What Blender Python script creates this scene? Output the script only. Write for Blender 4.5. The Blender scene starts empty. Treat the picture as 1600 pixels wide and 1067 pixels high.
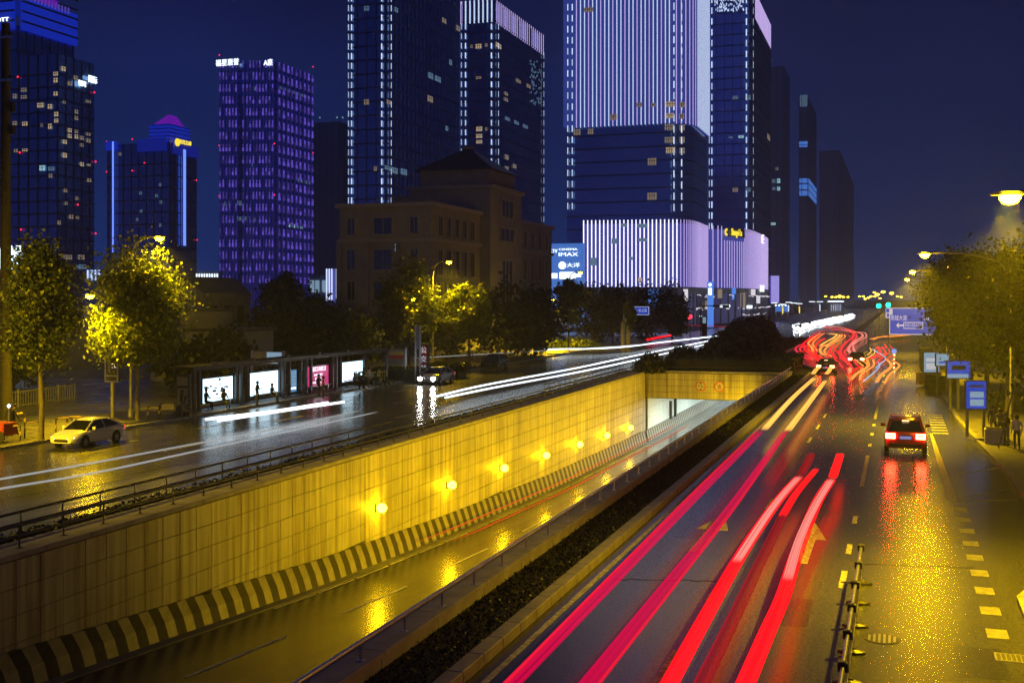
import bpy, math, random
import numpy as np
from mathutils import Vector, Matrix

random.seed(7); RNG = np.random.default_rng(7)
SC = bpy.context.scene
COL = SC.collection
rad = math.radians

# ------------------------------------------------------------------ camera
F, HZ, CAMH = 1800.0, 466.0, 7.5          # focal length and horizon row measured in the 1600 px wide photograph
cam = bpy.data.cameras.new('camera'); camo = bpy.data.objects.new('camera', cam); COL.objects.link(camo)
camo.location = (0, 0, CAMH); camo.rotation_euler = (rad(90), 0, 0)
cam.sensor_width = 36; cam.lens = 36 * F / 1600; cam.shift_y = -(533.5 - HZ) / 1600
cam.clip_start = 0.1; cam.clip_end = 6000
SC.camera = camo

# ------------------------------------------------------------------ night sky
w = bpy.data.worlds.new('World'); SC.world = w; w.use_nodes = True
nt = w.node_tree; nt.nodes.clear()
out = nt.nodes.new('ShaderNodeOutputWorld'); add = nt.nodes.new('ShaderNodeAddShader')
sky = nt.nodes.new('ShaderNodeTexSky'); sky.sky_type = 'NISHITA'; sky.sun_disc = False
sky.sun_elevation = rad(-4); sky.sun_rotation = rad(200)
bg1 = nt.nodes.new('ShaderNodeBackground'); bg1.inputs[1].default_value = 0.05
tc = nt.nodes.new('ShaderNodeTexCoord'); sep = nt.nodes.new('ShaderNodeSeparateXYZ')
mr = nt.nodes.new('ShaderNodeMapRange'); mr.inputs['From Min'].default_value = -0.02; mr.inputs['From Max'].default_value = 0.6
ramp = nt.nodes.new('ShaderNodeValToRGB'); cr = ramp.color_ramp
cr.elements[0].position = 0.0; cr.elements[0].color = (0.012, 0.062, 0.33, 1)
cr.elements[1].position = 1.0; cr.elements[1].color = (0.006, 0.009, 0.05, 1)
e = cr.elements.new(0.12); e.color = (0.009, 0.041, 0.235, 1)
e = cr.elements.new(0.42); e.color = (0.0062, 0.0112, 0.080, 1)
bg2 = nt.nodes.new('ShaderNodeBackground'); bg2.inputs[1].default_value = 1.0
L = nt.links.new
L(sky.outputs[0], bg1.inputs[0]); L(tc.outputs['Generated'], sep.inputs[0]); L(sep.outputs['Z'], mr.inputs['Value'])
L(mr.outputs[0], ramp.inputs[0])
# the city side of the sky is bluer, the dark side greyer; faint uneven cloud glow
mx_ = nt.nodes.new('ShaderNodeMapRange'); mx_.inputs['From Min'].default_value = -.1; mx_.inputs['From Max'].default_value = .5; L(sep.outputs['X'], mx_.inputs['Value'])
side = nt.nodes.new('ShaderNodeMix'); side.data_type = 'RGBA'; side.inputs[6].default_value = (1.0,1.0,1.0,1); side.inputs[7].default_value = (.80,.58,.42,1); L(mx_.outputs[0], side.inputs[0])
mul = nt.nodes.new('ShaderNodeMix'); mul.data_type = 'RGBA'; mul.blend_type = 'MULTIPLY'; mul.inputs[0].default_value = 1; L(ramp.outputs[0], mul.inputs[6]); L(side.outputs[2], mul.inputs[7])
cn = nt.nodes.new('ShaderNodeTexNoise'); cn.inputs['Scale'].default_value = 3.2; cn.inputs['Detail'].default_value = 4; L(tc.outputs['Generated'], cn.inputs['Vector'])
cm_ = nt.nodes.new('ShaderNodeMapRange'); cm_.inputs['From Min'].default_value = .3; cm_.inputs['From Max'].default_value = .7; cm_.inputs['To Min'].default_value = .72; cm_.inputs['To Max'].default_value = 1.25; L(cn.outputs[0], cm_.inputs['Value'])
mul2 = nt.nodes.new('ShaderNodeMix'); mul2.data_type = 'RGBA'; mul2.blend_type = 'MULTIPLY'; mul2.inputs[0].default_value = 1; L(mul.outputs[2], mul2.inputs[6]); L(cm_.outputs[0], mul2.inputs[7])
L(mul2.outputs[2], bg2.inputs[0])
L(bg1.outputs[0], add.inputs[0]); L(bg2.outputs[0], add.inputs[1]); L(add.outputs[0], out.inputs[0])

vs = SC.view_settings; vs.view_transform = 'Standard'; vs.look = 'None'; vs.exposure = 0.0; vs.gamma = 1.0; vs.use_curve_mapping = False
SC.render.engine = 'CYCLES'
cy = SC.cycles; cy.use_denoising = True; cy.denoising_prefilter = 'NONE'; cy.use_adaptive_sampling = False; cy.max_bounces = 6; cy.diffuse_bounces = 3; cy.glossy_bounces = 3
cy.transmission_bounces = 4; cy.transparent_max_bounces = 12; cy.volume_bounces = 0
cy.sample_clamp_indirect = 6.0; cy.caustics_reflective = False; cy.caustics_refractive = False
try: cy.denoiser = 'OPENIMAGEDENOISE'
except Exception: pass

SODIUM = (1.0, 0.61, 0.0025); K_ROAD = 11000.0

# ------------------------------------------------------------------ road frame: t along the road, o across it
TH = math.atan(605 / F); SI, CO = math.sin(TH), math.cos(TH)
def R(t, o, z=0.0): return Vector((t * SI + o * CO, t * CO - o * SI, z))
def at(u, v, z=0.0):                       # point of the horizontal plane z that the photo shows at (u, v)
    D = F * (CAMH - z) / (v - HZ); return Vector(((u - 800) / F * D, D, z))
def to_road(p): return (p.x * SI + p.y * CO, p.x * CO - p.y * SI)
def od(u, o):                              # distance at which column u crosses the line with offset o
    return o / ((u - 800) / F * CO - SI)
def ot(u, o):
    D = od(u, o); return D * ((u - 800) / F * SI + CO)
def zv(v, D): return CAMH - (v - HZ) * D / F

# ------------------------------------------------------------------ materials
def new_mat(name):
    m = bpy.data.materials.new(name); m.use_nodes = True
    return m, m.node_tree, m.node_tree.nodes['Principled BSDF']
def pbr(name, c, rough=0.6, metal=0.0, c2=None, scale=4.0, bump=0.0, bscale=None, spec=0.5, rough2=None, coords='Object', stretch=None):
    m, t, b = new_mat(name)
    b.inputs['Base Color'].default_value = (*c, 1); b.inputs['Roughness'].default_value = rough
    b.inputs['Metallic'].default_value = metal; b.inputs['Specular IOR Level'].default_value = spec
    if c2 or bump or rough2 is not None:
        co = t.nodes.new('ShaderNodeTexCoord'); src = co.outputs[coords]
        if stretch:
            mp = t.nodes.new('ShaderNodeMapping'); mp.inputs['Scale'].default_value = stretch
            t.links.new(src, mp.inputs[0]); src = mp.outputs[0]
        n = t.nodes.new('ShaderNodeTexNoise'); n.inputs['Scale'].default_value = scale; n.inputs['Detail'].default_value = 6
        t.links.new(src, n.inputs['Vector'])
        if c2:
            r = t.nodes.new('ShaderNodeValToRGB'); r.color_ramp.elements[0].position = .35; r.color_ramp.elements[1].position = .68
            r.color_ramp.elements[0].color = (*c, 1); r.color_ramp.elements[1].color = (*c2, 1)
            t.links.new(n.outputs[0], r.inputs[0]); t.links.new(r.outputs[0], b.inputs['Base Color'])
        if rough2 is not None:
            q = t.nodes.new('ShaderNodeMapRange'); q.inputs['From Min'].default_value = .35; q.inputs['From Max'].default_value = .65
            q.inputs['To Min'].default_value = rough; q.inputs['To Max'].default_value = rough2
            t.links.new(n.outputs[0], q.inputs['Value']); t.links.new(q.outputs[0], b.inputs['Roughness'])
        if bump:
            n2 = t.nodes.new('ShaderNodeTexNoise'); n2.inputs['Scale'].default_value = bscale or scale * 8; n2.inputs['Detail'].default_value = 4
            t.links.new(co.outputs[coords], n2.inputs['Vector'])
            bp = t.nodes.new('ShaderNodeBump'); bp.inputs['Strength'].default_value = bump; bp.inputs['Distance'].default_value = .02
            t.links.new(n2.outputs[0], bp.inputs['Height']); t.links.new(bp.outputs[0], b.inputs['Normal'])
    return m
def emis(name, c, s, sample=False, base=(0.02, 0.02, 0.02)):
    m, t, b = new_mat(name)
    b.inputs['Base Color'].default_value = (*base, 1); b.inputs['Emission Color'].default_value = (*c, 1)
    b.inputs['Emission Strength'].default_value = s
    if not sample: m.cycles.emission_sampling = 'NONE'
    return m
def glow(name, c, s, alpha=1.0):            # luminous streak: fine strands along its length, thin enough to see through
    m = bpy.data.materials.new(name); m.use_nodes = True; t = m.node_tree; t.nodes.clear()
    o = t.nodes.new('ShaderNodeOutputMaterial'); e = t.nodes.new('ShaderNodeEmission'); e.inputs[0].default_value = (*c, 1)
    at_ = t.nodes.new('ShaderNodeAttribute'); at_.attribute_name = 'strand'
    n = t.nodes.new('ShaderNodeTexNoise'); n.inputs['Scale'].default_value = 1; n.inputs['Detail'].default_value = 3
    t.links.new(at_.outputs['Vector'], n.inputs['Vector'])
    q = t.nodes.new('ShaderNodeMapRange'); q.inputs['From Min'].default_value = .32; q.inputs['From Max'].default_value = .68
    q.inputs['To Min'].default_value = s*.55; q.inputs['To Max'].default_value = s*1.3
    t.links.new(n.outputs[0], q.inputs['Value']); t.links.new(q.outputs[0], e.inputs[1])
    if alpha < 1:
        tr = t.nodes.new('ShaderNodeBsdfTransparent'); mx = t.nodes.new('ShaderNodeMixShader'); fa = t.nodes.new('ShaderNodeAttribute'); fa.attribute_name = 'fade'; fm_ = t.nodes.new('ShaderNodeMath'); fm_.operation = 'MULTIPLY'
        q2 = t.nodes.new('ShaderNodeMapRange'); q2.inputs['From Min'].default_value = .3; q2.inputs['From Max'].default_value = .6
        q2.inputs['To Min'].default_value = alpha*.72; q2.inputs['To Max'].default_value = alpha
        t.links.new(n.outputs[0], q2.inputs['Value']); t.links.new(q2.outputs[0], fm_.inputs[0]); t.links.new(fa.outputs['Fac'], fm_.inputs[1]); t.links.new(fm_.outputs[0], mx.inputs[0])
        t.links.new(tr.outputs[0], mx.inputs[1]); t.links.new(e.outputs[0], mx.inputs[2]); t.links.new(mx.outputs[0], o.inputs[0])
    else: t.links.new(e.outputs[0], o.inputs[0])
    return m
def wet_asphalt(name, c, c2, r0, r1):
    m, t, b = new_mat(name)
    co = t.nodes.new('ShaderNodeTexCoord')
    n1 = t.nodes.new('ShaderNodeTexNoise'); n1.inputs['Scale'].default_value = .22; n1.inputs['Detail'].default_value = 2.5
    n2 = t.nodes.new('ShaderNodeTexNoise'); n2.inputs['Scale'].default_value = 11; n2.inputs['Detail'].default_value = 9; n2.inputs['Roughness'].default_value = .75
    mp = t.nodes.new('ShaderNodeMapping'); mp.inputs['Scale'].default_value = (1.4, .12, 1)
    n3 = t.nodes.new('ShaderNodeTexNoise'); n3.inputs['Scale'].default_value = 1.0; n3.inputs['Detail'].default_value = 3
    for n in (n1, n2): t.links.new(co.outputs['Object'], n.inputs['Vector'])
    t.links.new(co.outputs['Object'], mp.inputs[0]); t.links.new(mp.outputs[0], n3.inputs['Vector'])
    mx = t.nodes.new('ShaderNodeMix'); mx.data_type = 'FLOAT'; mx.inputs[0].default_value = .5
    t.links.new(n1.outputs[0], mx.inputs[2]); t.links.new(n3.outputs[0], mx.inputs[3])
    r = t.nodes.new('ShaderNodeValToRGB'); r.color_ramp.elements[0].position = .25; r.color_ramp.elements[1].position = .75
    r.color_ramp.elements[0].color = (*c, 1); r.color_ramp.elements[1].color = (*c2, 1)
    t.links.new(mx.outputs[0], r.inputs[0])
    g = t.nodes.new('ShaderNodeMix'); g.data_type = 'RGBA'; g.blend_type = 'MULTIPLY'; g.inputs[0].default_value = 1
    gr_ = t.nodes.new('ShaderNodeMapRange'); gr_.inputs['From Min'].default_value = .3; gr_.inputs['From Max'].default_value = .7; gr_.inputs['To Min'].default_value = .1; gr_.inputs['To Max'].default_value = 1.7
    t.links.new(n2.outputs[0], gr_.inputs['Value']); t.links.new(r.outputs[0], g.inputs[6]); t.links.new(gr_.outputs[0], g.inputs[7]); t.links.new(g.outputs[2], b.inputs['Base Color'])
    q = t.nodes.new('ShaderNodeMapRange'); q.inputs['From Min'].default_value = .28; q.inputs['From Max'].default_value = .72
    q.inputs['To Min'].default_value = r0; q.inputs['To Max'].default_value = r1
    t.links.new(mx.outputs[0], q.inputs['Value']); t.links.new(q.outputs[0], b.inputs['Roughness'])
    n4 = t.nodes.new('ShaderNodeTexNoise'); n4.inputs['Scale'].default_value = 16; n4.inputs['Detail'].default_value = 7; n4.inputs['Roughness'].default_value = .7
    t.links.new(co.outputs['Object'], n4.inputs['Vector'])
    bp = t.nodes.new('ShaderNodeBump'); bp.inputs['Strength'].default_value = .5; bp.inputs['Distance'].default_value = .0065
    t.links.new(n4.outputs[0], bp.inputs['Height']); t.links.new(bp.outputs[0], b.inputs['Normal'])
    return m
def tile_mat():
    m, t, b = new_mat('stained_tile')
    co = t.nodes.new('ShaderNodeTexCoord'); g = t.nodes.new('ShaderNodeNewGeometry'); oi = t.nodes.new('ShaderNodeObjectInfo')
    mp = t.nodes.new('ShaderNodeMapping'); mp.inputs['Scale'].default_value = (3.2, 3.2, .12)
    t.links.new(g.outputs['Position'], mp.inputs[0])
    n = t.nodes.new('ShaderNodeTexNoise'); n.inputs['Scale'].default_value = 1; n.inputs['Detail'].default_value = 7; n.inputs['Roughness'].default_value = .6
    t.links.new(mp.outputs[0], n.inputs['Vector'])
    r = t.nodes.new('ShaderNodeValToRGB'); r.color_ramp.elements[0].position = .34; r.color_ramp.elements[1].position = .6
    r.color_ramp.elements[0].color = (.19, .165, .11, 1); r.color_ramp.elements[1].color = (.48, .45, .34, 1)
    t.links.new(n.outputs[0], r.inputs[0])
    n2 = t.nodes.new('ShaderNodeTexNoise'); n2.inputs['Scale'].default_value = .35; n2.inputs['Detail'].default_value = 3
    t.links.new(g.outputs['Position'], n2.inputs['Vector'])
    q = t.nodes.new('ShaderNodeMapRange'); q.inputs['From Min'].default_value = .3; q.inputs['From Max'].default_value = .7
    q.inputs['To Min'].default_value = .72; q.inputs['To Max'].default_value = 1.1
    t.links.new(n2.outputs[0], q.inputs['Value'])
    x = t.nodes.new('ShaderNodeMix'); x.data_type = 'RGBA'; x.blend_type = 'MULTIPLY'; x.inputs[0].default_value = 1
    t.links.new(r.outputs[0], x.inputs[6]); t.links.new(q.outputs[0], x.inputs[7])
    t.links.new(x.outputs[2], b.inputs['Base Color']); b.inputs['Roughness'].default_value = .5
    return m
def leaf_mat(name, c, c2):
    m, t, b = new_mat(name)
    g = t.nodes.new('ShaderNodeNewGeometry'); r = t.nodes.new('ShaderNodeValToRGB')
    r.color_ramp.elements[0].color = (*c, 1); r.color_ramp.elements[1].color = (*c2, 1)
    t.links.new(g.outputs['Random Per Island'], r.inputs[0]); t.links.new(r.outputs[0], b.inputs['Base Color'])
    b.inputs['Roughness'].default_value = .45
    tl = t.nodes.new('ShaderNodeBsdfTranslucent'); mx = t.nodes.new('ShaderNodeMixShader'); mx.inputs[0].default_value = .3
    t.links.new(r.outputs[0], tl.inputs[0]); o = t.nodes['Material Output']
    t.links.new(b.outputs[0], mx.inputs[1]); t.links.new(tl.outputs[0], mx.inputs[2]); t.links.new(mx.outputs[0], o.inputs[0])
    return m

M = {}
M['road'] = wet_asphalt('wet_asphalt', (.026, .027, .034), (.052, .052, .056), .22, .268)
M['road_wet'] = wet_asphalt('very_wet_asphalt', (.03, .032, .04), (.05, .05, .055), .15, .266)
M['floor_road'] = wet_asphalt('underpass_asphalt', (.02, .02, .022), (.05, .048, .045), .14, .266)
M['ground'] = pbr('bare_ground', (.02, .022, .018), .9, c2=(.035, .035, .03), scale=.5, bump=.4)
M['paving'] = pbr('paving_stone', (.045, .044, .042), .45, c2=(.085, .082, .078), scale=1.2, bump=.3, rough2=.75)
M['plaza'] = pbr('dark_plaza', (.035, .035, .04), .22, c2=(.05, .05, .055), scale=.6, rough2=.5)
M['kerb'] = pbr('kerb_stone', (.15, .145, .135), .6, c2=(.23, .22, .205), scale=2.5, bump=.3)
M['concrete'] = pbr('weathered_concrete', (.22, .21, .20), .65, c2=(.34, .33, .31), scale=1.3, bump=.3, stretch=(1, 1, .3))
M['darkconc'] = pbr('dark_concrete', (.10, .10, .10), .7, c2=(.16, .155, .15), scale=.9, bump=.3)
M['grout'] = pbr('tile_joint', (.05, .047, .04), .8)
M['tile'] = tile_mat()
M['portal_tile'] = M['tile']
M['white_tile'] = pbr('white_tunnel_tile', (.62, .66, .62), .3, c2=(.5, .54, .5), scale=1, stretch=(3, 3, .15))
M['paint'] = pbr('worn_white_paint', (.09, .088, .08), .55, c2=(.42, .40, .36), scale=7, bump=.3)
M['floor_paint'] = pbr('pale_underpass_paint', (.42, .40, .35), .5, c2=(.6, .57, .5), scale=5)
M['paint_faint'] = pbr('worn_faint_paint', (.14, .135, .12), .5, c2=(.06, .06, .06), scale=4, bump=.2)
M['yellow_paint'] = pbr('yellow_paint', (.62, .44, .05), .5, c2=(.5, .36, .06), scale=5)
M['black_paint'] = pbr('black_paint', (.028, .025, .022), .6, spec=.15, c2=(.045, .04, .035), scale=6)
M['stripe'] = pbr('cream_stripe_paint', (.23, .215, .17), .5, c2=(.16, .15, .12), scale=3)
M['steel'] = pbr('galvanised_steel', (.38, .38, .4), .28, .9, c2=(.5, .5, .5), scale=6)
M['rail'] = pbr('stainless_rail', (.72, .70, .66), .3, .9)
M['darkrail'] = pbr('dark_painted_rail', (.05, .052, .06), .35, .5)
M['darkmetal'] = pbr('dark_metal', (.03, .03, .033), .4, .6)
M['pole'] = pbr('grey_pole_paint', (.16, .16, .17), .45, .3, c2=(.2, .2, .2), scale=3)
M['soil'] = pbr('dark_soil', (.012, .012, .009), .95, bump=.5, scale=3)
M['bark'] = pbr('plane_tree_bark', (.09, .075, .055), .85, c2=(.16, .14, .11), scale=9, bump=.6)
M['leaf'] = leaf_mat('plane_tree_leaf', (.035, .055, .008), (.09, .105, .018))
M['leafright'] = leaf_mat('shaded_plane_leaf', (.004, .009, .002), (.015, .022, .004))  # plane leaf darkened in colour to keep these crowns in shade
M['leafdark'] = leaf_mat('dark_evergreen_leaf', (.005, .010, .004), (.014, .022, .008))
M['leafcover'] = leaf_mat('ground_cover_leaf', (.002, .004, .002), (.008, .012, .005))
M['leafmid'] = leaf_mat('shrub_leaf', (.018, .032, .008), (.045, .062, .014))
M['beige'] = pbr('beige_stone_wall', (.19, .18, .175), .75, c2=(.25, .235, .22), scale=.8, bump=.2)
M['beigetrim'] = pbr('beige_trim', (.27, .25, .24), .7)
M['shelter_roof'] = pbr('shelter_roof_sheet', (.006,.006,.007), .7, spec=.2)
M['roofdark'] = pbr('dark_roof_tile', (.025, .026, .032), .55, c2=(.04, .04, .045), scale=2)
M['winglass'] = pbr('dark_window_glass', (.01, .014, .02), .08, 0, spec=.8)
M['glass'] = pbr('blue_tower_glass', (.12, .24, .5), .2, .75, c2=(.17, .32, .6), scale=.08, spec=.5)
M['mull'] = pbr('tower_mullion', (.03, .06, .15), .4, .5)
M['fartower'] = pbr('hazy_far_tower', (.12, .17, .30), .5, c2=(.14, .19, .32), scale=.05)  # pale blue haze put into the wall colour
M['housewall'] = pbr('grey_house_render', (.17, .18, .20), .8, c2=(.22, .23, .25), scale=.7)
M['whitewall'] = pbr('white_render', (.42, .42, .43), .7, c2=(.5, .5, .5), scale=.7)
M['blue_sign'] = emis('glowing_blue_sign', (.002, .045, .48), .85, base=(.012,.05,.3))  # reflective panel; its glow stands in for headlight beams on it
M['white_sign'] = emis('glowing_white_print', (.8, .85, 1), .5, base=(.7,.7,.7))  # print glows in place of light falling on the signs
M['red_sign'] = pbr('red_sign_rim', (.55, .03, .02), .45)
M['black_sign'] = pbr('black_sign_print', (.02, .02, .02), .5)
M['carwhite'] = pbr('white_car_paint', (.74, .73, .70), .16, .1, spec=.7)
M['carsilver'] = pbr('silver_car_paint', (.40, .40, .40), .2, .5)
M['carred'] = pbr('dark_red_car_paint', (.46, .016, .03), .16, .2, spec=.7)  # dark red paint, brightened to stand in for tail light glow
M['carblack'] = pbr('black_car_paint', (.012, .012, .014), .15, .2)
M['carglass'] = pbr('car_window_glass', (.008, .009, .01), .06, 0, spec=.9)
M['tyre'] = pbr('tyre_rubber', (.015, .015, .015), .8)
M['rim'] = pbr('alloy_rim', (.35, .35, .36), .3, .9)
M['plate'] = emis('lit_number_plate', (.35, .4, .9), .5)
M['head'] = emis('headlight_glow', (1, .97, .9), 160, True)
M['head_soft'] = emis('headlight_soft', (1, .9, .75), 22, True)
M['tail'] = emis('tail_light_glow', (1, .05, .02), 110, True)
M['tail_hot'] = emis('tail_light_core', (1, .55, .25), 2.6, True)
M['tail_dim'] = emis('tail_light_dim', (1, .05, .03), 1.2)
M['skin'] = pbr('skin', (.42, .26, .19), .55)
M['hair'] = pbr('black_hair', (.012, .01, .01), .5)
for k, c in dict(navy=(.02, .025, .05), grey=(.10, .10, .11), black=(.015, .015, .017), white=(.55, .55, .56), red=(.30, .03, .03), olive=(.07, .07, .04), denim=(.03, .045, .09), tan=(.22, .16, .1)).items():
    M['cloth_' + k] = pbr(k + '_cloth', c, .85)
M['lamp'] = emis('sodium_lamp_glow', (1, .56, .0022), 260, True)
M['lamp_wide'] = emis('sodium_lamp_wide_glow', (1, .56, .0012), 800, True)
M['walllamp'] = emis('sodium_wall_lamp_glow', (1, .60, .006), 80, True)
M['farlamp'] = emis('far_lamp_glow', (1, .62, .03), 14)
M['led'] = emis('white_led', (.62, .74, 1), 1.25)
M['ledpink'] = emis('pinkish_led', (.66, .50, 1), 1.0)
M['ledpod'] = emis('bright_white_led', (.86, .84, 1), 1.7)
M['ledblue'] = emis('blue_led_line', (.12, .22, 1), 2.0)
M['ledcrown'] = emis('blue_lit_crown', (.006, .03, .62), .62)
M['ledcrown2'] = emis('blue_lit_crown_dim', (.004, .02, .42), .5)
M['magenta'] = emis('magenta_lit_crown', (.22, .01, .62), .6)
M['purple'] = emis('purple_fin_light', (.20, .12, .95), .42)
M['purpledim'] = emis('purple_fin_wash', (.015, .022, .30), .30)  # fins glow themselves in place of violet light washing over them
M['podglass'] = emis('lavender_lit_glazing', (.09, .10, .58), .55, True, base=(.05, .05, .12))
M['crownglass'] = emis('blue_lit_glazing', (.04, .07, .40), .62, True, base=(.03, .04, .1))
M['winwarm'] = emis('warm_window', (1, .74, .45), .5)
M['winwarm2'] = emis('dim_warm_window', (.8, .6, .42), .32)
M['wincool'] = emis('cool_window', (.5, .9, 1), .8)
M['wincool2'] = emis('dim_cool_window', (.35, .6, .9), .3)
M['redbeacon'] = emis('red_beacon', (1, .02, .08), 2.2)
M['signwhite'] = emis('white_sign_glow', (.80, .92, 1), 2.2)
M['signyellow'] = emis('yellow_sign_glow', (1, .78, .05), 1.3)
M['signblue'] = emis('blue_sign_glow', (.1, .3, 1), .9)
M['lightbox'] = emis('white_light_box', (.60, .84, 1), 2.6, True)
M['lightpink'] = emis('magenta_poster', (.62, .03, .20), .85, True)
M['lightdim'] = emis('dim_poster', (.35, .55, .75), .55, True)
M['lightblue'] = emis('blue_poster', (.10, .32, .62), .8, True)
M['green'] = emis('green_traffic_light', (.0, 1, .55), 6)
M['redlight'] = emis('red_traffic_light', (1, .02, .04), 6)
M['shopfront'] = emis('lit_shop_glazing', (.13, .13, .40), .22, base=(.05,.05,.1))
M['screen'] = emis('lavender_screen', (.42, .36, .95), .9)
M['shoplight'] = emis('shop_light', (.95, .9, 1), .9)
M['shopblue'] = emis('blue_shop_light', (.08, .25, .85), .7)
# light streaks
M['t_pink'] = glow('streak_crimson', (.85, .0, .075), .95, .5)
M['t_pinkcore'] = glow('streak_crimson_core', (1, .012, .05), .85, .8)
M['t_red'] = glow('streak_red', (1, .005, .009), 2.2, .72)
M['t_redfaint'] = glow('streak_faint_red', (.9, .01, .03), .42, .5)
M['t_hot'] = glow('streak_hot_pink', (1, .26, .22), 1.1, .9)
M['t_yellow'] = glow('streak_brake_yellow', (1, .46, .075), 1.6, .95)
M['t_orange'] = glow('streak_orange', (1, .27, .05), 1.7, .9)
M['t_rose'] = glow('streak_rose', (1, .03, .05), 1.3, .8)
M['t_spill'] = glow('red_spill_glow', (1, .01, .02), .6, .13)  # added glow standing in for red light reflected on the wet road
M['t_white'] = glow('streak_white', (.80, .92, 1), 2.6, 1)
M['t_blue'] = glow('streak_pale_blue', (.42, .66, 1), 1.0, .8)
M['t_thin'] = glow('streak_thin_white', (.75, .78, .8), .55, .6)
M['t_burst'] = glow('oncoming_headlights', (.9, .96, 1), 6, 1)
M['t_floor'] = glow('streak_underpass_orange', (1, .12, .01), .75, .7)

# ------------------------------------------------------------------ night haze: one closed box of even, thin mist
def add_haze(density):
    x0,x1,y0,y1,z0,z1 = -900,1300,-60,1500,-9,245
    me = bpy.data.meshes.new('haze'); me.from_pydata([(x0,y0,z0),(x1,y0,z0),(x1,y1,z0),(x0,y1,z0),(x0,y0,z1),(x1,y0,z1),(x1,y1,z1),(x0,y1,z1)],[],[(0,3,2,1),(4,5,6,7),(0,1,5,4),(1,2,6,5),(2,3,7,6),(3,0,4,7)])
    o = bpy.data.objects.new('haze', me); COL.objects.link(o); o['kind'] = 'stuff'
    m = bpy.data.materials.new('night_haze'); m.use_nodes = True; t = m.node_tree; t.nodes.clear()
    ot_ = t.nodes.new('ShaderNodeOutputMaterial'); v = t.nodes.new('ShaderNodeVolumePrincipled')
    v.inputs['Color'].default_value = (.80,.88,1,1); v.inputs['Density'].default_value = density; v.inputs['Anisotropy'].default_value = .25
    t.links.new(v.outputs[0], ot_.inputs['Volume']); me.materials.append(m); return o
HAZE = .00068
add_haze(HAZE)

def island_variation(m, lo, hi):             # lights of one kind are not equally bright
    t = m.node_tree; b = t.nodes['Principled BSDF']; g = t.nodes.new('ShaderNodeNewGeometry'); q = t.nodes.new('ShaderNodeMapRange'); s = b.inputs['Emission Strength'].default_value
    q.inputs['To Min'].default_value = s*lo; q.inputs['To Max'].default_value = s*hi
    t.links.new(g.outputs['Random Per Island'], q.inputs['Value']); t.links.new(q.outputs[0], b.inputs['Emission Strength'])
for k_ in ('purple',): island_variation(M[k_], .25, 1.6)
island_variation(M['led'], .7, 1.2)

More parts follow.
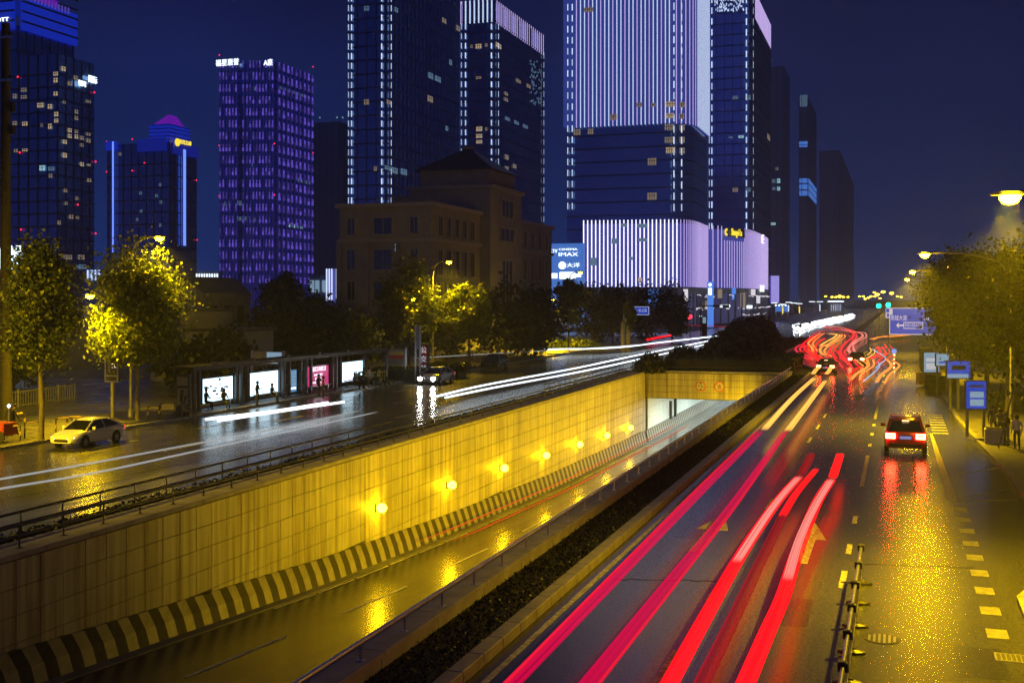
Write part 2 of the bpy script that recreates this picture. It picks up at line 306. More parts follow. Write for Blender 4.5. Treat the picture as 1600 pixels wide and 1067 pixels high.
# ------------------------------------------------------------------ mesh building
class MB:
    def __init__(s): s.v = []; s.f = []; s.mi = []
    def add(s, vs, fs, mi=0):
        n = len(s.v); s.v += [tuple(p) for p in vs]; s.f += [tuple(i + n for i in f) for f in fs]; s.mi += [mi] * len(fs); return s
    def box(s, x0, x1, y0, y1, z0, z1, mi=0):
        return s.add([(x0,y0,z0),(x1,y0,z0),(x1,y1,z0),(x0,y1,z0),(x0,y0,z1),(x1,y0,z1),(x1,y1,z1),(x0,y1,z1)],
                     [(0,3,2,1),(4,5,6,7),(0,1,5,4),(1,2,6,5),(2,3,7,6),(3,0,4,7)], mi)
    def bevbox(s, x0, x1, y0, y1, z0, z1, b, mi=0):       # box with chamfered vertical and top edges
        pts = [(x0+b,y0),(x1-b,y0),(x1,y0+b),(x1,y1-b),(x1-b,y1),(x0+b,y1),(x0,y1-b),(x0,y0+b)]
        ins = [(x0+2*b,y0+b),(x1-2*b,y0+b),(x1-b,y0+2*b),(x1-b,y1-2*b),(x1-2*b,y1-b),(x0+2*b,y1-b),(x0+b,y1-2*b),(x0+b,y0+2*b)]
        vs = [(x,y,z0) for x,y in pts] + [(x,y,z1-b) for x,y in pts] + [(x,y,z1) for x,y in ins]
        fs = [tuple(range(7,-1,-1)), tuple(range(16,24))]
        for r in (0, 8):
            for i in range(8): j = (i+1) % 8; fs.append((r+i, r+j, r+8+j, r+8+i))
        return s.add(vs, fs, mi)
    def quad(s, a, b, c, d, mi=0): return s.add([a,b,c,d], [(0,1,2,3)], mi)
    def slab(s, poly, z0, z1, mi=0):                     # horizontal polygon with thickness (counter-clockwise)
        n = len(poly)
        vs = [(x,y,z0) for x,y in poly] + [(x,y,z1) for x,y in poly]
        fs = [tuple(range(n-1,-1,-1)), tuple(range(n,2*n))] + [(i,(i+1)%n,n+(i+1)%n,n+i) for i in range(n)]
        return s.add(vs, fs, mi)
    def tube(s, path, r, n=8, mi=0, cap=True, sx=1.0, sz=1.0):
        path = [Vector(p) for p in path]; k = len(path)
        rr = r if isinstance(r, (list, tuple)) else [r] * k
        vs = []; up0 = Vector((0,0,1))
        for i, p in enumerate(path):
            d = (path[min(i+1,k-1)] - path[max(i-1,0)]).normalized()
            up = up0 if abs(d.z) < .95 else Vector((0,1,0))
            a = d.cross(up).normalized(); b = a.cross(d).normalized()
            for j in range(n):
                q = 2*math.pi*(j+.5)/n
                vs.append(p + a*(math.cos(q)*rr[i]*sx) + b*(math.sin(q)*rr[i]*sz))
        fs = [(i*n+j, i*n+(j+1)%n, (i+1)*n+(j+1)%n, (i+1)*n+j) for i in range(k-1) for j in range(n)]
        if cap: fs += [tuple(range(n-1,-1,-1)), tuple((k-1)*n+j for j in range(n))]
        return s.add(vs, fs, mi)
    def cyl(s, c, r, h, n=16, axis='z', mi=0, r2=None):
        c = Vector(c); d = {'x':Vector((1,0,0)),'y':Vector((0,1,0)),'z':Vector((0,0,1))}[axis]
        return s.tube([c, c + d*h], [r, r2 if r2 is not None else r], n, mi)
    def lathe(s, prof, n=16, c=(0,0,0), mi=0):
        vs = []; k = len(prof)
        for r, z in prof:
            for j in range(n):
                q = 2*math.pi*j/n; vs.append((c[0]+r*math.cos(q), c[1]+r*math.sin(q), c[2]+z))
        fs = [(i*n+j, i*n+(j+1)%n, (i+1)*n+(j+1)%n, (i+1)*n+j) for i in range(k-1) for j in range(n)]
        fs += [tuple(range(n-1,-1,-1)), tuple((k-1)*n+j for j in range(n))]
        return s.add(vs, fs, mi)
    def loft(s, rings, closed=True, cap=True, mi=0):
        n = len(rings[0]); vs = [p for r in rings for p in r]; k = len(rings)
        m = n if closed else n-1
        fs = [(i*n+j, i*n+(j+1)%n, (i+1)*n+(j+1)%n, (i+1)*n+j) for i in range(k-1) for j in range(m)]
        if cap: fs += [tuple(range(n-1,-1,-1)), tuple((k-1)*n+j for j in range(n))]
        return s.add(vs, fs, mi)
    def mesh(s, name, mats, smooth=0):
        me = bpy.data.meshes.new(name); me.from_pydata(s.v, [], s.f)
        for m in (mats if isinstance(mats, (list, tuple)) else [mats]): me.materials.append(M[m] if isinstance(m, str) else m)
        if len(me.materials) > 1: me.polygons.foreach_set('material_index', s.mi)
        if smooth:
            me.polygons.foreach_set('use_smooth', [True]*len(me.polygons)); me.set_sharp_from_angle(angle=rad(smooth))
        me.update(); return me

def tag(o, label=None, cat=None, group=None, kind=None):
    if label: o['label'] = label
    if cat: o['category'] = cat
    if group: o['group'] = group
    if kind: o['kind'] = kind
    return o
def link(name, me, parent=None, loc=None, rz=None):
    o = bpy.data.objects.new(name, me); COL.objects.link(o)
    if parent: o.parent = parent
    if loc is not None: o.location = loc
    if rz is not None: o.rotation_euler = (0,0,rz)
    return o
def part(name, mb, mats, parent, smooth=0, kind=None, loc=None, rz=None, label=None):
    o = link(name, mb.mesh(name, mats, smooth) if isinstance(mb, MB) else mb, parent, loc, rz)
    if kind: o['kind'] = kind
    if label: o['label'] = label
    return o
def thing(name, label, cat, t, o, z=0.0, rz=0.0, group=None):      # an Empty in the road frame: local x runs across the road, local y along it
    e = bpy.data.objects.new(name, None); COL.objects.link(e); e.location = R(t, o, z); e.rotation_euler = (0,0,-TH+rz)
    return tag(e, label, cat, group)
def copy_tree(o, parent=None):
    c = o.copy(); COL.objects.link(c); c.parent = parent
    for ch in list(o.children): copy_tree(ch, c)
    return c
def struct(name, mb, mats, smooth=0):
    o = link(name, mb.mesh(name, mats, smooth)); o.rotation_euler = (0,0,-TH); o['kind'] = 'structure'; return o
def text_mesh(s, size, depth=.01, align='CENTER'):
    c = bpy.data.curves.new('lettering', 'FONT'); c.body = s; c.size = size; c.extrude = depth; c.align_x = align; c.align_y = 'CENTER'; c.resolution_u = 2
    o = bpy.data.objects.new('lettering', c); COL.objects.link(o)
    dg = bpy.context.evaluated_depsgraph_get(); dg.update()
    me = bpy.data.meshes.new_from_object(o.evaluated_get(dg)); bpy.data.objects.remove(o); bpy.data.curves.remove(c)
    return me
def lettering(s, size, mat, parent, loc, face=0.0, depth=.01, bold=0.0, width=None, name='lettering'):
    me = text_mesh(s, size, depth); me.materials.clear(); me.materials.append(M[mat])
    o = link(name, me, parent); o.location = loc; o.rotation_euler = (rad(90), 0, face)   # face 0: read looking along +y
    if width and len(me.vertices):
        xs = [v.co.x for v in me.vertices]; k = width / (max(xs) - min(xs)); o.scale = (k, 1, 1)
    return o
def smooth_path(pts, n=6):
    P = [Vector(p) for p in pts]
    if len(P) < 3: return P
    P = [P[0]*2-P[1]] + P + [P[-1]*2-P[-2]]; r = []
    for i in range(1, len(P)-2):
        a,b,c,d = P[i-1],P[i],P[i+1],P[i+2]
        for k in range(n):
            t = k/n; r.append(.5*((2*b)+(c-a)*t+(2*a-5*b+4*c-d)*t*t+(3*b-a-3*c+d)*t**3))
    return r + [P[-2]]

# ------------------------------------------------------------------ ground, roads, underpass trench
OW, OE = -24.2, -10.5                 # the two underpass walls
T0, T1 = -30.0, 114.3                 # trench from behind the camera to the tunnel mouth
FLOOR = [(-30,-.1),(10,-2.45),(27.9,-3.85),(45.4,-5.1),(60,-5.8),(80,-6.45),(114.3,-6.95),(240,-7.1)]
def fz(t):
    for (a,za),(b,zb) in zip(FLOOR, FLOOR[1:]):
        if a <= t <= b: return za + (zb-za)*(t-a)/(b-a)
    return FLOOR[-1][1]
g = MB(); Z = -.03
g.quad((-3000,-300,Z),(OW-.02,-300,Z),(OW-.02,4000,Z),(-3000,4000,Z))
g.quad((OE+.02,-300,Z),(3000,-300,Z),(3000,4000,Z),(OE+.02,4000,Z))
g.quad((OW-.02,T1+.3,Z),(OE+.02,T1+.3,Z),(OE+.02,4000,Z),(OW-.02,4000,Z))
g.quad((OW-.02,-300,Z),(OE+.02,-300,Z),(OE+.02,T0,Z),(OW-.02,T0,Z))
struct('ground', g, 'ground')
r = MB(); r.quad((-42,-40,0),(-26.2,-40,0),(-26.2,222,0),(-42,222,0)); struct('wet_road', r, 'road_wet')
def kerb_off(t):                       # right-hand kerb line, with the bus bay
    for (a,oa),(b,ob) in zip(KB, KB[1:]):
        if a <= t <= b: return oa+(ob-oa)*(t-a)/(b-a)
    return KB[-1][1]
KB = [(-40,2.9),(31,2.75),(36,4.5),(52,4.4),(62,3.9),(76,3.3),(100,3.15),(222,3.0)]
r = MB(); r.add([(-8,-40,0)]+[(o,t,0) for t,o in KB]+[(-8,222,0)], [tuple(range(len(KB)+2))]); struct('road', r, 'road')
r = MB(); r.quad((-400,222,0),(400,222,0),(400,246,0),(-400,246,0)); struct('crossing_road', r, 'road')
r = MB(); r.add([(-8.0,124,.0),(-8.0,222,.0),(-14.7,222,.0),(-14.7,150,.0)],[(0,1,2,3)]); struct('turning_lane', r, 'road')
r = MB(); r.quad((-44,246,.0),(-10,246,.0),(-10,900,.0),(-44,900,.0)); r.quad((-8,246,0),(12,246,0),(12,900,0),(-8,900,0)); struct('far_road', r, 'road')
# pavements (raised) with kerb stones
p = MB(); p.slab([(3000,-40)]+[(3000,222)]+[(o+.25,t) for t,o in reversed(KB)], -.02, .13)
pv = struct('pavement', p, 'paving')
k = MB()
for (a,oa),(b,ob) in zip(KB, KB[1:]):
    n = max(1, int((b-a)/1.0)); 
    if a < 15: n = int((b-15)/1.0); a0 = 15
    else: a0 = a
    for i in range(n):
        q0 = a0+(b-a0)*i/n; q1 = a0+(b-a0)*(i+1)/n-.02
        if q0 > 75: continue
        o0, o1 = kerb_off(q0), kerb_off(q1); me = MB(); me.slab([(o0,q0),(o0+.25,q0),(o1+.25,q1),(o1,q1)], -.02, .15)
        part('kerb_stone', me, 'darkconc', pv)
for (a,oa),(b,ob) in zip(KB, KB[1:]):
    if b > 76: k.slab([(oa,max(a,75)),(oa+.25,max(a,75)),(ob+.25,b),(ob,b)], -.02, .15)
part('kerb_stone', k, 'kerb', pv, kind='stuff')
p = MB(); p.slab([(-80,-40),(-42.3,-40),(-42.3,222),(-80,222)], -.02, .12)
sv = struct('sidewalk', p, 'paving')
k = MB()
for i in range(60):
    t = 40+i*1.5; me = MB(); me.box(-42.3,-42.02,t,t+1.47,-.02,.15); part('kerb_stone', me, 'kerb', sv)
k.box(-42.3,-42.02,-40,39.98,-.02,.15); k.box(-42.3,-42.02,130,222,-.02,.15); part('kerb_stone', k, 'kerb', sv, kind='stuff')
p = MB(); p.quad((-300,-40,.124),(-48.5,-40,.124),(-48.5,88,.124),(-300,88,.124)); struct('plaza', p, 'plaza')

# underpass floor and drainage gutter
f = MB()
for (a,za),(b,zb) in zip(FLOOR, FLOOR[1:]): f.quad((OW,a,za),(OE,a,za),(OE,b,zb),(OW,b,zb))
struct('underpass_road', f, 'floor_road')

# retaining wall with single tiles, striped crash barrier and wall lamps
wall = thing('retaining_wall', 'tall cream tiled retaining wall of the underpass with a striped barrier at its foot', 'wall', 0, OW)
TOP = -.02
bk = MB()
bk.box(-.8,-.035,T0,T1+.3,-7.6,TOP)
part('wall_core', bk, 'grout', wall)
TW, THT = 1.0, .80
tile_full = MB().bevbox(-.03,.012,0,TW-.02,-THT+.02,0,.005).mesh('tile','tile')
rest = MB()
for c in range(22, 114):
    row = 0
    base = fz(c+.5)+1.12
    while True:
        z1 = TOP-.05-row*THT; z0 = z1-THT
        if z1-.12 < base: break
        jx = random.uniform(-.004,.006)
        if 25 <= c < 66:
            o = link('tile', tile_full, wall); o.location = (jx, c, z1)
            if z0 < base: o.scale = (1,1,(z1-base)/THT)
        else:
            rest.box(-.03,.012+jx,c,c+TW-.03,max(z0,base)+.03,z1)
        row += 1
rest.box(-.03,.01,T0,21.97,-3.0,TOP-.05)
part('tile', rest, 'tile', wall, kind='stuff')
# barrier: upright upper facet, flared foot; stripes lean on the upper facet
br = MB(); P = .54
t = 22.0; i = 0
while t < 113.6:
    z = fz(t); z2 = fz(t+P); m = i % 2
    s = .30                                              # lean of the stripe along the wall
    U0=(.10,t-s,z+1.16); U1=(.10,t+P-s,z2+1.16); M0=(.16,t+.02,z+.58); M1=(.16,t+P+.02,z2+.58); B0=(.30,t+.06,z+.04); B1=(.30,t+P+.06,z2+.04)
    br.quad(M0,M1,U1,U0,m); br.quad(B0,B1,M1,M0,m); br.quad(U0,U1,(-.03,t+P-s,z2+1.16),(-.03,t-s,z+1.16),m)
    t += P; i += 1
part('crash_barrier', br, ['stripe','black_paint'], wall)
gt = MB()
for (a,za),(b,zb) in zip(FLOOR[1:-1], FLOOR[2:-1]): gt.add([(.3,a,za+.05),(.3,b,zb+.05),(.75,b,zb+.05),(.75,a,za+.05),(.3,a,za-.2),(.3,b,zb-.2),(.75,b,zb-.2),(.75,a,za-.2)],[(0,3,2,1),(2,3,7,6)])
part('gutter', gt, 'darkconc', wall)
cp = MB()
for i in range(46):
    t = 20+i*2.05; cp.bevbox(-1.25,.06,t,t+2.03,-.02,.14,.015)
part('coping_stone', cp, 'concrete', wall, kind='stuff')
# wall lamps as photographed on the tiles
def wall_lamp(label, t, z, o, side, lit=900):
    th = thing('wall_lamp', label, 'wall lamp', t, o, z, group='lamps along the underpass wall')
    b = MB(); b.box(0*side,.08*side,-.16,.16,-.2,.2); part('bracket', b, 'darkmetal', th)
    b = MB(); b.lathe([(.1,-.21),(.2,-.13),(.25,.0),(.2,.13),(.1,.21)],12,(.3*side,0,0)); part('lamp_glass', b, 'walllamp', th, 60)
    l = bpy.data.lights.new('wall_light','SPOT'); l.energy = lit; l.color = SODIUM; l.shadow_soft_size = .2; l.spot_size = rad(130); l.spot_blend = .6
    lo = bpy.data.objects.new('wall_light', l); COL.objects.link(lo); lo.parent = th; lo.location = (.6*side,0,.0); lo.rotation_euler = (0,rad(-62*side),0)
lampsuv = [(587,793),(698,757),(781,731),(847,711),(900,694),(943,680),(980,668)]
wl_lab = ['wall lamp shining on the tiles nearest the bright wet patch of the underpass floor','second wall lamp along the tiled underpass wall','third wall lamp along the tiled underpass wall','fourth wall lamp, midway along the tiled underpass wall','fifth wall lamp along the tiled underpass wall','sixth wall lamp, last but one before the tunnel mouth','wall lamp on the tiles closest to the tunnel mouth']
for (u,v),lab in zip(lampsuv, wl_lab):
    D = od(u, OW); t = ot(u, OW); wall_lamp(lab, t, zv(v, D), OW+.02, 1, 700)
# the opposite underpass wall with the parapet, and the lamps on it that light the tiles
ew = thing('parapet_wall', 'low weathered concrete parapet between the underpass and the planted strip', 'wall', 0, OE)
b = MB(); b.box(.0,.3,T0,T1+.3,-7.6,.36); part('wall_core', b, 'concrete', ew)
b = MB()
for i in range(34):
    t = 12+i*3.0; b.bevbox(-.06,.78,t,t+2.985,.36,.46,.012)
part('coping_stone', b, 'concrete', ew, kind='stuff')
for i in range(34):
    t = 12+i*3.0; b = MB(); b.box(.3,.70,t,t+2.97,-.1,.358); part('panel', b, 'concrete', ew)
LAMP_E = []
for i, t in enumerate((50,59,69,80,91,101,110)):
    l = bpy.data.lights.new('opposite_wall_light','SPOT'); l.energy = 7600; l.color = SODIUM; l.shadow_soft_size = .3; l.spot_size = rad(128 if i < 6 else 172); l.spot_blend = .8
    lo = bpy.data.objects.new('opposite_wall_light', l); COL.objects.link(lo); lo.location = R(t, OE-.5, fz(t)+3.0); lo.rotation_euler = (0, rad(83), -TH)
    b = MB(); b.box(-.45,-.02,t-.2,t+.2,fz(t)+3.15,fz(t)+3.4); part('lamp_housing', b, 'darkmetal', ew)

# tunnel mouth and the tunnel beyond
po = thing('tunnel_portal', 'cream tiled beam over the tunnel mouth carrying two round signs', 'portal', T1, 0)
b = MB(); b.box(OW-.8,OE+.3,.04,.9,-2.55,.10); part('beam_core', b, 'grout', po)
pt = MB().bevbox(.012,.925,-.012,.03,-.615,-.012,.006).mesh('tile','portal_tile')
for c in range(15):
    for q in range(4):
        o = link('tile', pt, po); o.location = (OW+.02+c*.93, 0, .02-q*.635); 
        if c == 14: o.scale = (.72,1,1)
b = MB(); b.box(OW-.8,OE+.3,-.05,1.0,.1,.24); part('coping_stone', b, 'concrete', po)
b = MB()
for z in (.62,): b.tube([(OW+.2,.35,z),(OE,.35,z)],.035,6)
for i in range(12): b.tube([(OW+.5+i*1.15,.35,.24),(OW+.5+i*1.15,.35,.62)],.022,5)
part('handrail', b, 'darkrail', po)
b = MB(); b.box(OW,OE,.9,110,-2.5,-2.2); b.box(OW-.9,OW-.02,.9,110,-7.6,-2.2); b.box(OE+.01,OE+.3,.9,110,-7.6,-2.2); b.box(OW-.8,OE+.3,110,110.5,-7.6,-2.2); part('tunnel_shell', b, 'darkconc', po)
b = MB()
for c in range(54):
    for q in range(3):
        y = .95+c*2.0; b.box(OW-.02,OW+.015,y,y+1.98,-5.75+q*1.08,-5.75+q*1.08+1.06)
part('tunnel_wall_tile', b, 'white_tile', po, kind='stuff')
b = MB(); t = 0
for i in range(180):
    y = .1+i*.55; z = fz(T1+y); m = i % 2
    b.quad((OW+.16,y+.02,z+.58),(OW+.16,y+.57,z+.58),(OW+.10,y+.27,z+1.16),(OW+.10,y-.28,z+1.16),m); b.quad((OW+.3,y+.06,z+.02),(OW+.3,y+.61,z+.02),(OW+.16,y+.57,z+.58),(OW+.16,y+.02,z+.58),m)
part('crash_barrier', b, ['stripe','black_paint'], po)
for dy in (12.6,15.4):
    b = MB(); b.tube([(OW+.14,dy,-5.9),(OW+.14,dy,-3.9)],.16,8); part('drain_pipe', b, 'darkmetal', po)
b = MB(); b.box(OW+4.0,OW+4.6,2.5,3.1,-2.58,-2.5); part('tunnel_lamp', b, 'signwhite', po)
for y in (6, 22, 40, 60):
    l = bpy.data.lights.new('tunnel_light','AREA'); l.shape='RECTANGLE'; l.size = 1.2; l.size_y = 10; l.energy = 4200; l.color = (.86,1,.9)
    lo = bpy.data.objects.new('tunnel_light', l); COL.objects.link(lo); lo.parent = po; lo.location = (OW+7, y, -2.56)
def round_sign(label, o, txt):
    th = thing('round_sign', label, 'road sign', T1-.06, o, -1.22, group='round signs on the tunnel mouth')
    b = MB(); b.cyl((0,.03,0),.49,-.03,28,'y'); part('rim', b, 'red_sign', th)
    b = MB(); b.cyl((0,0,0),.405,-.012,28,'y'); part('face', b, 'whitewall', th)
    if txt == 'h':
        lettering('4.5', .42, 'black_sign', th, (-.06,-.018,0), depth=.004); lettering('m', .24, 'black_sign', th, (.27,-.018,-.05), depth=.004)
        for s in (1,-1):
            b = MB(); b.add([(-.14,-.02,.36*s),(.14,-.02,.36*s),(0,-.02,.2*s)],[(0,1,2) if s<0 else (0,2,1)]); part('arrow', b, 'black_sign', th)
    else:
        b = MB(); b.tube([(-.02,-.02,-.16),(.0,-.02,.2)],.022,6); b.tube([(.0,-.02,.2),(.16,-.02,.12),(.05,-.02,.02)],.03,6)
        b.tube([(.02+.15*math.cos(q*.5),-.02,-.12+.13*math.sin(q*.5)) for q in range(13)],.024,6); part('horn_emblem', b, 'black_sign', th)
        b = MB(); b.box(-.42,.42,-.022,-.014,-.025,.025); o2 = part('slash', b, 'red_sign', th); o2.rotation_euler = (0, rad(45), 0)
oo = lambda u: to_road(Vector(((u-800)/F, 1, 0)) * (T1/((u-800)/F*SI+CO)))[1]
round_sign('round height limit sign reading 4.5 m on the tunnel mouth', oo(1095), 'h')
round_sign('round no horn sign on the tunnel mouth beside the height limit', oo(1124), 'n')

# railings
def railing(name, label, o, t0, t1, z0, heights, step, mat, r=.035, pr=.028, parts_to=300, rails=None):
    th = thing(name, label, 'railing', t0, o, z0)
    for h in heights:
        b = MB(); b.tube([(0,0,h),(0,t1-t0,h)],r,8); part('rail', b, mat, th, 60)
    n = int((t1-t0)/step); pm = MB(); pm.tube([(0,0,0),(0,0,max(heights))],pr,6); pm.box(-.07,.07,-.07,.07,0,.015); me = pm.mesh('post', mat)
    for i in range(n+1):
        o2 = link('post', me, th); o2.location = (0, i*step, 0)
    return th
railing('handrail','long steel handrail on the low parapet beside the planted strip', -9.92, 14, 114, .46, (.36,), 2.1, 'rail', .055, .03)
railing('guard_railing','dark two-bar railing along the top of the tiled retaining wall', -24.62, 20, 114, .14, (.36,.66), 1.9, 'darkrail', .045)
railing('guard_railing','dark railing along the near part of the wet road kerb', -26.25, 20, 57.5, .0, (.42,.78), 1.9, 'darkrail', .045)
railing('guard_railing','dark railing along the far part of the wet road, towards the round bushes', -26.25, 86, 113, .0, (.42,.78), 1.5, 'darkrail', .045)
b = MB()
for i in range(48): b.bevbox(-26.2,-26.0,20+i*2.0,21.98+i*2.0,-.02,.16,.01)
th = thing('kerb', 'low dark kerb between the wet road and the retaining wall', 'kerb', 0, 0); part('kerb_stone', b, 'darkconc', th, kind='stuff')
b = MB(); b.quad((-26,20,.05),(-25.45,20,.05),(-25.45,116,.05),(-26,116,.05)); struct('planting_bed', b, 'soil')

# planted strip and kerb beside the red streaked road
b = MB(); b.quad((-9.79,12,.10),(-8.42,12,.10),(-8.42,116,.10),(-9.79,116,.10)); struct('planting_strip', b, 'soil')
th = thing('kerb', 'pale concrete kerb between the planted strip and the road with red streaks', 'kerb', 0, 0)
for i in range(90):
    t = 15+i*1.2; b = MB(); b.bevbox(-8.42,-8.06,t,t+1.185,-.02,.22,.02); part('kerb_stone', b, 'kerb', th)
b = MB()
b.slab([(-8.42,123.2),(-8.06,123.2),(-14.7,150),(-15.06,150)],-.02,.22); b.box(-15.06,-14.7,150.01,222,-.02,.22); part('kerb_stone', b, 'kerb', th, kind='stuff')

# road markings
mk = MB(); z = .006
mk.quad((-7.75,-20,z),(-7.6,-20,z),(-7.6,122,z),(-7.75,122,z))
for i in range(30):
    t = 22+i*6.6; mk.quad((-4.57,t,z),(-4.42,t,z),(-4.42,t+2.4,z),(-4.57,t+2.4,z))
for t0,t1 in ((31,33),(35.2,36.6),(40,41.4),(48,57.5),(61,62.2),(66,67.2),(71,72),(75,90),(94,97),(101,104),(108,111),(116,119),(124,127)): mk.quad((-1.5,t0,z),(-1.34,t0,z),(-1.34,t1,z),(-1.5,t1,z))
mk2 = MB()
for i in range(9):
    t = 27.5+i*2.0; mk2.quad((1.85,t,z),(2.3,t,z),(2.3,t+.75,z),(1.85,t+.75,z))
mk.quad((1.7,45.5,z),(2.05,45.5,z),(1.75,68,z),(1.6,68,z))
for i in range(8): mk.quad((1.75,68+i*1.5,z),(2.6,68+i*1.5,z),(2.6,68.5+i*1.5,z),(1.75,68.5+i*1.5,z))
tag(struct('lane_markings', mk, 'paint'), kind='structure')
mk = MB()
for a,b2 in (((2.1,45.5),(4.2,46.5)),((2.1,46.2),(4.2,49)),((2.1,52),(4.1,55))):
    mk.quad((a[0],a[1],z),(a[0],a[1]+.2,z),(b2[0],b2[1]+.2,z),(b2[0],b2[1],z))
for o in (-30,-34.2,-38.3):
    for i in range(12): mk.quad((o,48+i*9,z),(o+.14,48+i*9,z),(o+.14,51.5+i*9,z),(o,51.5+i*9,z))
for (t,o) in ((62,-39.6),(62,-36.2),(70,-39.6)): mk.quad((o,t,z),(o+.35,t,z),(o+.35,t+3.2,z),(o,t+3.2,z)); 
struct('faint_markings', mk, 'paint_faint'); struct('bay_markings', mk2, 'paint_faint')
mk = MB()
def lane_arrow(o, t, L=5.2, s=1.0):
    mk.quad((o-.16*s,t,z),(o+.16*s,t,z),(o+.16*s,t+L*.55,z),(o-.16*s,t+L*.55,z)); mk.add([(o-.42*s,t+L*.551,z),(o+.42*s,t+L*.551,z),(o,t+L,z)],[(0,1,2)])
for u,v in ((1085,862),(1250,880)):
    p_ = to_road(at(u,v)); lane_arrow(p_[1], p_[0], 6.2, 1.25)
p_ = to_road(at(1339,627)); lane_arrow(p_[1], p_[0], 7, 1.4)
struct('lane_arrows', mk, 'paint')
M['patch'] = wet_asphalt('repaired_asphalt', (.018, .018, .02), (.032, .032, .035), .22, .268); M['tar'] = pbr('tar_filled_crack', (.004,.004,.004), .9, spec=.1)
mk = MB()
for o,t,w_,l in ((-.6,38,1.3,3.4),(1.1,24.5,1.0,2.2),(-3.6,52,1.2,5),(-6.8,36,1.1,4.2),(.2,60,1.4,2.6),(-2.9,27,.9,2.6),(-33,52,1.6,5),(-37,66,1.4,6),(-29.5,70,1.3,4)): mk.add([(o,t,.003),(o+w_,t+.1,.003),(o+w_*.96,t+l,.003),(o+.05,t+l*.97,.003)],[(0,1,2,3)])
struct('road_patch', mk, 'patch')
mk = MB(); rc = random.Random(3)
for o,t,do,dt,n_ in ((-7.4,30,3.2,.2,14),(-4.2,41,.1,.9,16),(-.9,34,2.9,.15,12),(.6,47,.05,.8,14),(-1.2,20,3.6,.1,12),(-7.2,56,6,.1,16),(-41,46,15,.3,26),(-40,58,13,.25,24),(-34,75,.1,.9,20)):
    P = [(o+do*i/n_+rc.uniform(-.07,.07), t+dt*i*(1 if dt>.5 else .3)+rc.uniform(-.09,.09)) for i in range(n_+1)]
    for (a,b_),(c,d) in zip(P,P[1:]):
        l = math.hypot(c-a,d-b_) or 1; nx,ny = -(d-b_)/l*.022,(c-a)/l*.022; mk.quad((a-nx,b_-ny,.009),(a+nx,b_+ny,.009),(c+nx,d+ny,.009),(c-nx,d-ny,.009))
o_ = struct('road_crack', mk, 'tar')
mk = MB()
def fm(o,t0,t1,w=.15): mk.add([(o,t0,fz(t0)+.012),(o+w,t0,fz(t0)+.012),(o+w,t1,fz(t1)+.012),(o,t1,fz(t1)+.012)],[(0,1,2,3)])
pf = [(-20.6,30,36),(-20.6,40.5,46.5),(-20.6,52,57),(-20.6,63,68),(-20.6,75,80)]
for o,a,b2 in pf:
    n = 3
    for i in range(n): fm(o,a+(b2-a)*i/n,a+(b2-a)*(i+1)/n)
for i in range(20): fm(-23.35,40+i*3.6,43.4+i*3.6,.12)
struct('underpass_markings', mk, 'floor_paint')
# manhole covers and drain grates
def manhole(label, u, v, r=.38, z=.008, kind='round'):
    p_ = to_road(at(u,v)); th = thing('manhole_cover', label, 'manhole cover', p_[0], p_[1], z)
    b = MB(); b.cyl((0,0,-.006),r,.008,24); part('plate', b, 'darkmetal', th)
    for i in range(6):
        x = -r*.7+i*r*.28; h = math.sqrt(max(.01,r*r*.8-x*x)); b = MB(); b.box(x-.025,x+.025,-h,h,.003,.012); part('rib', b, 'steel', th)
manhole('ribbed round manhole cover in the yellow lit lane by the grey barrier', 1378, 998)
th = thing('drain_grate', 'slotted drain grate at the kerb corner in the yellow lit lane', 'drain grate', *to_road(at(1588,1028)), .004)
b = MB(); b.box(-.42,.42,-.28,.28,-.01,.004); part('frame', b, 'steel', th)
me = MB().box(-.035,.035,-.22,.22,.0,.009).mesh('slot','black_paint')
for i in range(8): o2 = link('slot', me, th); o2.location = (-.34+i*.097,0,0)

